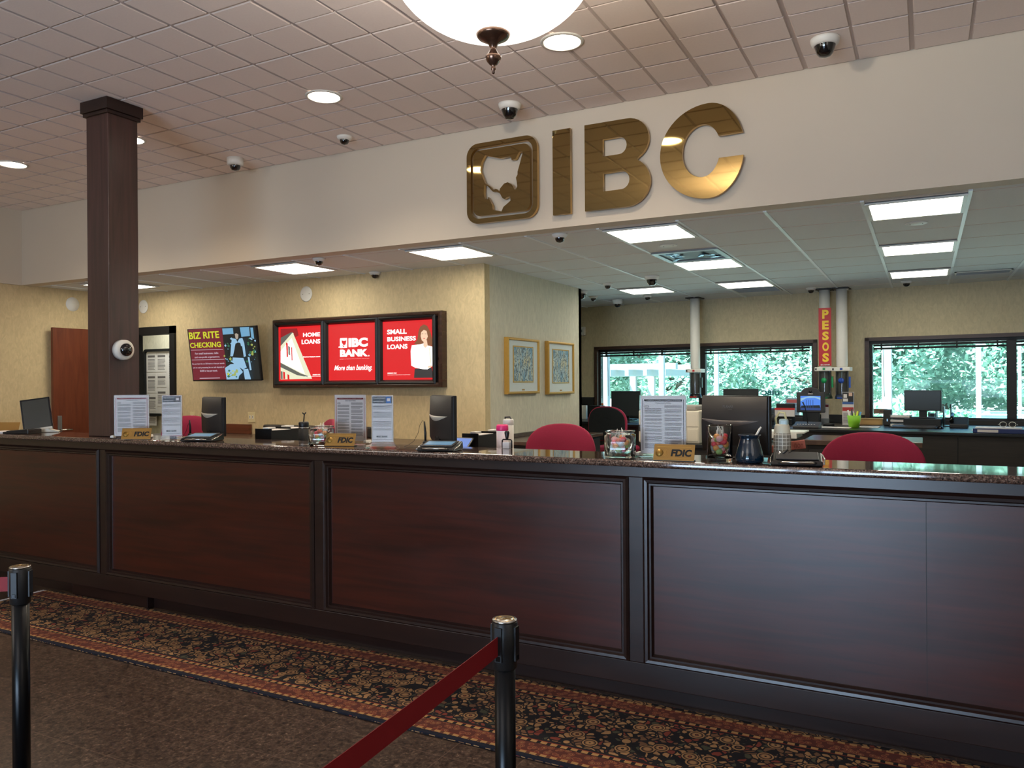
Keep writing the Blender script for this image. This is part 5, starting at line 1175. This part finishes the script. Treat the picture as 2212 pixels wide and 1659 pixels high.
g_ = desk_thing('reading_glasses', 'pair of wire rimmed glasses resting on the ring binder', 'glasses', 2185, 930, glasses); bn_ = [q for q in COL.objects if q.name == 'ring_binder'][0]; g_.location = bn_.location+Vector((.06, 0, .0553))
desk_thing('loose_form', 'white form lying on the desk left of the ring binder', 'paper', 2125, 930, lambda t: MB().box(-.11, .11, -.1, .1, 0, .004, M_PAPER).build('sheet', t))
def kiosk(t):
    out = [(-.17, .14), (.17, .14), (.17, .40)]+arc(0, .40, .11, .06, 0, 180, 12)[0:]+[(-.17, .40)]
    MB().prism(out, 0, .05, M_DGREY).build('housing', t, .01); MB().box(-.12, .12, -.002, 0, .17, .35, M_SUI).build('screen', t); MB().box(-.115, -.0, -.003, -.002, .17, .22, M_SDK).box(.01, .11, -.003, -.002, .185, .23, M_SDK).build('scene', t) if 0 else None
    mb = MB()
    for sh_, mm in (([(-.12, .17), (.12, .17), (.12, .20), (-.12, .20)], mat_b1), ([(-.12, .20), (.12, .20), (.11, .235), (-.11, .228)], M_SDK), ([(-.12, .28), (0, .35), (.12, .30), (.12, .33), (.02, .36-.012), (-.12, .32)], M_SLB)): flat(mb, sh_, mm, -.0025)
    for x in (-.05, -.02, .0, .03): mb.box(x-.003, x+.003, -.003, -.0022, .18, .30, mat_b1)
    putmesh(mb, 'screen_picture', t); MB().lathe([(0, 0), (.018, 0), (.016, .01), (0, .012)], M_BLKG, 16, Matrix.Translation((0, 0, .405)) @ Matrix.Rotation(R(90), 4, 'X')).build('camera_lens', t)
    MB().box(-.03, .03, -.002, 0, .372, .38, M_PAPER).build('label_strip', t); MB().box(-.1, .1, .01, .08, 0, .15, M_BLK).build('pedestal', t, .006)
mat_b1 = emis('kiosk_dark_blue', (36, 66, 130), .9)
desk_thing('video_kiosk', 'grey video teller screen with arched top showing the drive lane', 'screen', 1751, 915.5, kiosk)
def console(t):
    MB().prism([(-.09, 0), (.09, 0), (.09, .075), (-.09, .03)], -.14, .14, M_DGREY, Matrix.Rotation(R(90), 4, 'Z')).build('body', t, .008)
    for k in range(7): MB().box(-.10+k*.03, -.088+k*.03, -.05, -.03, .044, .052, M_PAPER).build('key', t)
    MB().tube([(.0, .03, .06), (-.005, .0, .17), (-.02, -.02, .25), (-.04, -.03, .30)], [.005, .005, .005, .009], M_BLK, 8).build('gooseneck_microphone', t)
desk_thing('intercom_console', 'dark intercom console with gooseneck microphone before the video screen', 'intercom', 1742, 926, console)
desk_thing('card_holder', 'small leaflet holder with dark red header right of the video screen', 'leaflet holder', 1782, 914, lambda t: (MB().box(-.045, .045, 0, .02, 0, .25, M_PAPER).build('leaflets', t), MB().box(-.044, .044, -.001, 0, .205, .235, mat('maroon', (110, 22, 44), .6, var=0)).build('header', t), MB().box(-.05, .05, -.008, .03, 0, .06, M_GREYM).build('holder', t, .002)))
desk_thing('telephone_handset', 'small black handset with cable lying left of the white sheet', 'telephone', 1790, 921, lambda t: (MB().tube([(-.06, 0, .02), (.06, .02, .02)], .016, M_BLK, 10).build('handset', t), MB().tube([(-.06, 0, .01), (-.10, -.02, .004), (-.06, -.05, .004)], .003, M_SILV, 5).build('cable', t)))
tag(MB(Matrix.Translation(wd(1800, 924)) @ Matrix.Rotation(wang, 4, 'Z')).box(-.17, .19, -.09, .09, 0, .006, M_PAPER).build('paper_sheet'), 'white sheet lying on the window desk below the beige wall panel', 'paper')
tag(MB(Matrix.Translation(wd(1875, 923)) @ Matrix.Rotation(wang, 4, 'Z')).box(-.15, .12, -.1, .08, 0, .006, M_PAPER).build('paper_sheet'), 'white sheet lying before the brown box on the window desk', 'paper')
desk_thing('brown_box', 'flat brown cardboard box at the left of the right window', 'box', 1878, 917, lambda t: (MB().box(-.13, .15, -.08, .1, 0, .065, mat('cardboard', (180, 144, 92), .7, var=.06)).build('box', t, .003), MB().box(-.135, .155, -.085, .105, .066, .075, mat('cardboard', (180, 144, 92))).build('lid', t)), 6)
def leaflet(t):
    MB().box(-.065, .065, .0, .02, 0, .40, M_PAPER).build('leaflets', t); mb = MB()
    for z0, z1, mm in ((.28, .395, M_CHAR), (.25, .28, mat('leaflet_blue', (60, 92, 150), .6, var=0)), (.17, .215, mat('leaflet_red', (170, 50, 50), .6, var=0))): mb.box(-.063, .063, -.001, 0, z0, z1, mm)
    mb.box(-.05, -.01, -.002, -.001, .33, .375, M_PAPER).box(.01, .05, -.002, -.001, .35, .39, mat('leaflet_skin', (206, 170, 150), .6, var=0)).box(-.055, .0, -.002, -.001, .285, .32, M_PAPER)
    lines(mb, -.055, .055, .03, .15, 10, -.0005, M_INK); putmesh(mb, 'print', t); MB().box(-.07, .07, -.012, .03, 0, .08, M_ACR).build('holder', t, .002)
desk_thing('leaflet_stand', 'tall leaflet stand with photo leaflet left of the green cup', 'leaflet holder', 1832, 918, leaflet)
def cup(t):
    MB().lathe([(0, 0), (.055, 0), (.075, .14), (.071, .14), (.052, .006), (0, .006)], mat('lime_green', (134, 196, 44), .45, var=.04), 30, cap=False).build('cup', t)
cu_ = desk_thing('pen_cup', 'lime green cup full of pens and highlighters', 'cup', 1845, 924, cup)
for k, (dx, dy, hh, c, lab) in enumerate(((-.05, 0, .20, M_PAPER, 'white pen leaning left in the green cup'), (-.02, .01, .21, M_BLK, 'black marker in the green cup'), (.03, 0, .19, mat('highlighter_yellow', (214, 222, 60), .4, var=0), 'yellow highlighter leaning right in the green cup'), (.055, .01, .18, mat('pen_blue', (80, 150, 200), .4, var=0), 'blue pen at the right side of the green cup'), (.0, -.02, .17, mat('pen_lime', (180, 220, 90), .4, var=0), 'lime marker at the front of the green cup'))):
    b0 = cu_.location; tag(MB().tube([b0+Vector((dx*.3, dy*.3, .02)), b0+Vector((dx*1.3, dy, hh))], .009, c, 8).build('pen'), lab, 'pen')
desk_thing('card_terminal', 'black and white card box with red stripe left of the video screen', 'card holder', 1695, 917, lambda t: (MB().box(-.11, .11, .02, .08, 0, .26, M_BLKM).build('back', t, .012), MB().box(-.12, .12, 0, .019, .10, .20, M_PAPER).build('cards', t), MB().box(-.121, .121, -.001, .0, .18, .205, M_RDL).build('red_stripe', t), MB().box(-.1, .1, -.05, .018, 0, .07, M_BLK).build('base', t, .006)))
desk_thing('tape_dispenser', 'black desk machine right of the hidden monitor on the window desk', 'desk machine', 1661, 921, lambda t: (MB().box(-.07, .05, -.08, .1, 0, .22, M_BLK).build('body', t, .02), MB().lathe([(0, -.03), (.05, -.03), (.05, .03), (0, .03)], M_DGREY, 20, Matrix.Translation((.04, -.02, .10)) @ Matrix.Rotation(R(90), 4, 'Y')).build('roll', t)))
# island things
q = at(1700, 935, 7.5); tag(MB().box(q.x-.28, q.x+.10, 7.38, 7.75, .986, 1.03, M_WHITE).build('white_box_file', None, .004), 'flat white box file on the island behind the plaid bottle', 'box')
tag(MB().box(q.x-.20, q.x+.16, 7.40, 7.75, 1.031, 1.045, M_WMET).build('white_tray', None, .003), 'thin white tray lying on the flat box file', 'tray')
# corner desk things
def cw(px, py): p = onZ(px, py, .96); q = WI @ p; q.y = min(max(q.y, -1.1), -.2); q.x = min(max(q.x, -.5), 1.2); return WM @ Vector((q.x, q.y, ZW))
t = thing('box_file', 'black box file standing against the dark wall band in the far corner', 'box', cw(1283, 906), wang); MB().box(-.08, .10, 0, .16, 0, .2, M_BLK).build('box', t, .004)
t = thing('white_folder', 'pale blue white folder standing beside the wall corner', 'folder', cw(1262, 905), wang); MB().box(-.06, .03, .0, .05, 0, .2, M_WHITE).build('folder', t, .003)
t = thing('pen_pot', 'dark pen pot holding orange and yellow toppers by the black chair', 'cup', cw(1300, 905), wang); MB().lathe([(0, 0), (.04, 0), (.042, .12), (.038, .12), (.036, .01), (0, .01)], M_BLK, 20, cap=False).build('pot', t)
for k, (dx, z, r_, mm) in enumerate(((-.05, .13, .035, mat('orange_topper', (222, 120, 70), .5, var=0)), (.01, .18, .028, mat('yellow_topper', (228, 220, 70), .5, var=0)), (.012, .215, .02, mat('orange_topper', (222, 120, 70))))):
    MB().tube([(dx*.4, 0, .02), (dx, 0, z)], .005, M_BLK, 6).build('stem', t); MB().sphere((dx, 0, z), r_, mm, (1, .6, 1)).build('topper', t)
tag(MB(Matrix.Translation(cw(1284, 914)) @ Matrix.Rotation(wang, 4, 'Z')).box(-.12, .14, -.1, .1, 0, .02, M_PAPER).build('paper_pile', None, .003), 'pile of white papers on the desk wing beside the wall corner', 'paper')
# decals on the window glass
q0, q1 = onW(1697, 860, .06), onW(1727, 897, .06); t = thing('window_notice', 'white notice with red heading taped to the window glass', 'notice', WM @ Vector(((q0.x+q1.x)/2, .06, (q0.z+q1.z)/2)), wang); a, c = (q1.x-q0.x)/2, (q0.z-q1.z)/2
MB().box(-a, a, 0, .002, -c, c, mat('notice_paper_blue', (176, 204, 226), .6, var=0)).build('paper', t); mb = MB(); mb.box(-a*.85, a*.85, -.001, 0, c*.45, c*.85, mat('faded_red', (214, 110, 110), .6, var=0)); lines(mb, -a*.85, a*.85, -c*.85, c*.35, 7, -.0003, mat('faded_blue', (110, 150, 190), .6, var=0)); putmesh(mb, 'print', t)
q0, q1 = onW(1887, 883, .05), onW(1917, 894, .05); t = thing('window_plaque', 'small brown FDIC plaque in the lower left corner of the right window', 'plaque', WM @ Vector(((q0.x+q1.x)/2, .055, (q0.z+q1.z)/2)), wang); a, c = (q1.x-q0.x)/2, (q0.z-q1.z)/2
MB().box(-a, a, 0, .004, -c, c, mat('brown_plaque', (146, 112, 98), .5, var=.03)).build('plate', t); words('lettering', 'FDIC', t, M_INKD, (-a*.1, a*.85, -c*.4, c*.4), -.0003, .03)
q0, q1 = onW(1645, 843, .08), onW(1684, 854, .08); t = thing('window_lettering', 'grey bank lettering IBC seen reversed on the middle window glass', 'lettering', WM @ Vector(((q0.x+q1.x)/2, .078, (q0.z+q1.z)/2)), wang+PI); a, c = abs(q1.x-q0.x)/2, abs(q0.z-q1.z)/2
M_DEC = mat('window_decal_grey', (96, 128, 128), .6, var=0); words('lettering', 'IBC', t, M_DEC, (-a*.35, a, -c, c), 0, .05)
curve_mesh('map_logo', [rrect(-a, -a*.5, -c, c, .01), [(-a*.9, c*.6), (-a*.7, c*.5), (-a*.56, c*.8), (-a*.65, -c*.2), (-a*.75, -c*.7)]], -.001, 0, M_DEC, t)

# ------------------------------------------------------------------ outside
GZ = -1.0
M_ASPH = mat('parking_asphalt', (186, 182, 174), .9, var=.1, scale=2); M_CONC = mat('pale_concrete', (150, 156, 156), .85, var=.04); M_BARK = mat('tree_bark', (92, 84, 76), .9, var=.3, scale=12, bump=.5, bscale=20)
o = MB().box(-70, 70, 12.0, 90, GZ-.1, GZ, M_ASPH).build('parking_ground'); struct(o); o.name = 'floor_outside'
def leafmat(name, c1, c2):
    m = bpy.data.materials.new(name); m.use_nodes = True; n = m.node_tree; b = n.nodes['Principled BSDF']; out = n.nodes['Material Output']
    v = n.nodes.new('ShaderNodeTexNoise'); v.inputs['Scale'].default_value = 1.6; v.inputs['Detail'].default_value = 3; n.links.new(pos(n), v.inputs[0])
    c = mixc(n, v.outputs[0], rgb(*c1), rgb(*c2)); n.links.new(c, b.inputs['Base Color']); b.inputs['Roughness'].default_value = .5
    tr = n.nodes.new('ShaderNodeBsdfTranslucent'); n.links.new(c, tr.inputs[0]); mx = n.nodes.new('ShaderNodeMixShader'); mx.inputs[0].default_value = .4
    n.links.new(b.outputs[0], mx.inputs[1]); n.links.new(tr.outputs[0], mx.inputs[2]); n.links.new(mx.outputs[0], out.inputs[0]); return m
M_LEAF = leafmat('oak_leaves', (120, 158, 142), (192, 214, 196)); M_LEAF2 = leafmat('shrub_leaves', (96, 150, 118), (164, 204, 164))
def foliage(name, parent, blobs, n_, size, m, seed):
    rr = random.Random(seed); vs, fs = [], []; wts = [b[3]*b[4]*b[5] for b in blobs]
    for k in range(n_):
        bx, by, bz, rx, ry, rz = rr.choices(blobs, wts)[0]
        th = rr.uniform(0, 2*PI); ph = math.acos(rr.uniform(-1, 1)); q = rr.uniform(.55, 1)**.6
        c = Vector((bx+rx*q*math.sin(ph)*math.cos(th), by+ry*q*math.sin(ph)*math.sin(th), bz+rz*q*math.cos(ph)))
        u = Vector((rr.gauss(0, 1), rr.gauss(0, 1), rr.gauss(0, .6))).normalized(); v = u.orthogonal().normalized(); s_ = size*rr.uniform(.6, 1.4); i = len(vs)
        vs += [c-u*s_, c-v*s_*.45, c+u*s_, c+v*s_*.45]; fs.append((i, i+1, i+2, i+3))
    me = bpy.data.meshes.new(name); me.from_pydata([tuple(v) for v in vs], [], fs); me.materials.append(m)
    o = bpy.data.objects.new(name, me); COL.objects.link(o); o.parent = parent; return o
def tree(x, y, h, r, label, seed, n_=32000, lean=0):
    rr = random.Random(seed); t = thing('tree', label, 'tree', (x, y, GZ), 0, 'trees beyond the drive lanes')
    mb = MB(); fork = h*.26; mb.tube([(0, 0, 0), (lean*.3, 0, fork*.5), (lean, 0, fork)], [.30, .24, .2], M_BARK, 10); blobs = []
    for k in range(7):
        a = 2*PI*k/7+rr.uniform(-.3, .3); d = r*rr.uniform(.4, .75); z = fork+(h-fork)*rr.uniform(.0, .8)
        mb.tube([(lean, 0, fork*.95), (lean+d*.45*math.cos(a), d*.45*math.sin(a), fork+(z-fork)*.6), (lean+d*math.cos(a), d*math.sin(a), z)], [.15, .09, .04], M_BARK, 7)
        blobs.append((lean+d*math.cos(a), d*math.sin(a), z, r*.55, r*.55, (h-fork)*.30))
    mb.build('trunk', t); blobs.append((lean, 0, fork+(h-fork)*.65, r*.7, r*.7, (h-fork)*.36))
    foliage('foliage', t, blobs, n_, .115, M_LEAF, seed)
for k, (x, y, h, r_, lb) in enumerate([(-9.0, 30, 7.5, 3.6, 'spreading tree seen through the left window, behind the pergola'), (-2.5, 31, 7.5, 3.8, 'leafy tree filling the left half of the middle window'), (3.6, 30, 8, 4.0, 'leafy tree filling the right half of the middle window'),
  (9.6, 32, 8, 4.2, 'leafy tree behind the flat monitor in the right window'), (15.8, 32, 8, 4.2, 'leafy tree at the right side of the right window above the parked cars'), (-15, 34, 8, 4.2, 'tree at the far left beyond the left window'), (22, 34, 8.5, 4.4, 'tree beyond the right edge of the right window'), (.8, 40, 9, 4.6, 'taller tree further back between the two middle trees'), (7, 41, 9, 4.8, 'taller tree further back behind the right window')]):
    tree(x, y, h, r_, lb, 11+k)
t = thing('hedge', 'bright green hedge of shrubs outside behind the left and middle windows', 'hedge', (-1, 24, GZ)); foliage('foliage', t, [(-10+k*1.5, random.uniform(-.4, .4), .55+random.uniform(0, .5), 1.3, 1.0, .95) for k in range(9)], 16000, .085, M_LEAF2, 5)
MB().box(-10, 2.6, -.2, .2, 0, .25, M_BARK).build('stems', t)
# white canopy posts of the drive lanes and a pergola
def opost(px, wpx, Y, label, z1=6):
    a, c = at(px-wpx/2, 830, Y), at(px+wpx/2, 830, Y); t = thing('canopy_post', label, 'post', ((a.x+c.x)/2, Y, GZ), 0, 'white posts outside the windows'); h = (c.x-a.x)/2
    MB().box(-h, h, -h, h, 0, z1, M_CONC).build('shaft', t, .01); MB().box(-h*1.3, h*1.3, -h*1.3, h*1.3, 0, .25, M_CONC).build('footing', t, .01)
opost(1308, 15, 14.5, 'pale post at the left edge of the left window', 4); opost(1430, 11, 17.5, 'white post in the middle of the left window', 4.2); opost(1548, 9, 17.5, 'white post at the left of the middle window', 4.2)
opost(1916, 22, 13.4, 'broad pale column in the right window above the small plaque', 4); opost(2114, 12, 15.5, 'white post in front of the parked cars', 4.2); opost(2203, 8, 15.5, 'thin white post in the last window strip', 4.2)
t = thing('pergola', 'white pergola with beam and posts outside the left window', 'pergola', (-8, 20, GZ)); 
za = at(1370, 786, 20).z-GZ; zc = at(1370, 799, 20).z-GZ; xa, xb = at(1300, 790, 20).x+8, at(1462, 790, 20).x+8
MB().box(xa-1, xb, -.1, .1, zc, za, M_CONC).build('beam', t, .01); MB().box(xa-1, xb, 1.9, 2.1, zc, za, M_CONC).build('beam', t, .01)
for k in range(6): x = xa-.6+k*(xb-xa+.4)/5; MB().box(x-.05, x+.05, -.5, 2.5, zc-.16, zc-.002, M_CONC).build('rafter', t)
for px in (1356, 1396): x = at(px, 800, 21.5).x+8; MB().box(x-.09, x+.09, 1.92, 2.08, 0, zc, M_CONC).build('post', t)
MB().box(xa-1, xb-.5, 2.3, 2.4, .3, 2.0, mat('offwhite_wall', (236, 234, 226), .8, var=.02)).build('garden_wall', t)  # plain off-white garden wall
# parked cars
def car(px, Y, rz, col, label, kind=0):
    p = at(px, 880, Y); t = thing('parked_car', label, 'car', (p.x, Y, GZ), rz, 'cars parked outside')
    M = Matrix.Identity(4); body = [(-2.3, .32), (-2.35, .75), (-2.15, .95), (-1.2, 1.02), (-.55, 1.55), (1.5, 1.62), (2.15, 1.1), (2.3, .95), (2.32, .35)]
    mb = MB(); low = [(-2.3, .32), (-2.36, .72), (-2.2, .93), (-1.25, 1.02), (2.18, 1.06), (2.32, .9), (2.3, .34)]
    mb.prism(low, -.9, .9, col).build('body', t, .07, ); cab = MB(); k = cab.mi(col)
    bot = [(-1.3, 1.0), (2.12, 1.04)]; top = [(-.5, 1.6), (1.6, 1.62)]
    q = [(-1.3, -.86, 1.0), (2.15, -.86, 1.04), (2.15, .86, 1.04), (-1.3, .86, 1.0)]; r_ = [(-.5, -.7, 1.58), (1.7, -.7, 1.60), (1.7, .7, 1.60), (-.5, .7, 1.58)]
    gm = mat('car_glass', (96, 140, 150), .05, var=0, coat=1)
    cab.face(r_, col); 
    for i in range(4): j = (i+1) % 4; cab.face([q[i], q[j], r_[j], r_[i]], gm)
    cab.build('cabin', t); mb = MB().box(-.52, 1.72, -.72, .72, 1.585, 1.63, col); mb.build('roof', t, .03)
    for sy in (-1, 1):
        for x0, x1, xm in ((.45, .53, .5),): MB().face([(x0, sy*.865, 1.02), (x1, sy*.865, 1.02), (x1, sy*.715, 1.6), (x0, sy*.715, 1.6)], col).build('pillar', t)
        for x in (-1.45, 1.45): MB().lathe([(0, -.1), (.2, -.1), (.33, -.1), (.34, -.08), (.34, .08), (.33, .1), (.2, .1), (0, .1)], M_BLK, 24, Matrix.Translation((x, sy*.82, .34)) @ Matrix.Rotation(R(90), 4, 'X')).build('wheel', t)
    MB().box(-2.37, -2.30, -.8, -.5, .62, .78, M_WHITE).build('headlamp', t); MB().box(-2.37, -2.30, .5, .8, .62, .78, M_WHITE).build('headlamp', t); MB().box(2.26, 2.33, -.8, -.6, .7, .9, M_RDL).build('tail_lamp', t); MB().box(2.26, 2.33, .6, .8, .7, .9, M_RDL).build('tail_lamp', t)
M_CW = mat('white_car_paint', (232, 236, 236), .25, var=0, coat=1); M_CS = mat('silver_car_paint', (176, 190, 192), .25, var=0, metal=.4, coat=1)
car(2097, 26, R(10), M_CS, 'silver hatchback parked at the left of the pair in the right window'); car(2150, 24, R(4), M_CW, 'white sport utility car parked behind the white post'); car(2430, 27, R(-10), M_CW, 'white car with red tail lamp at the far right edge')
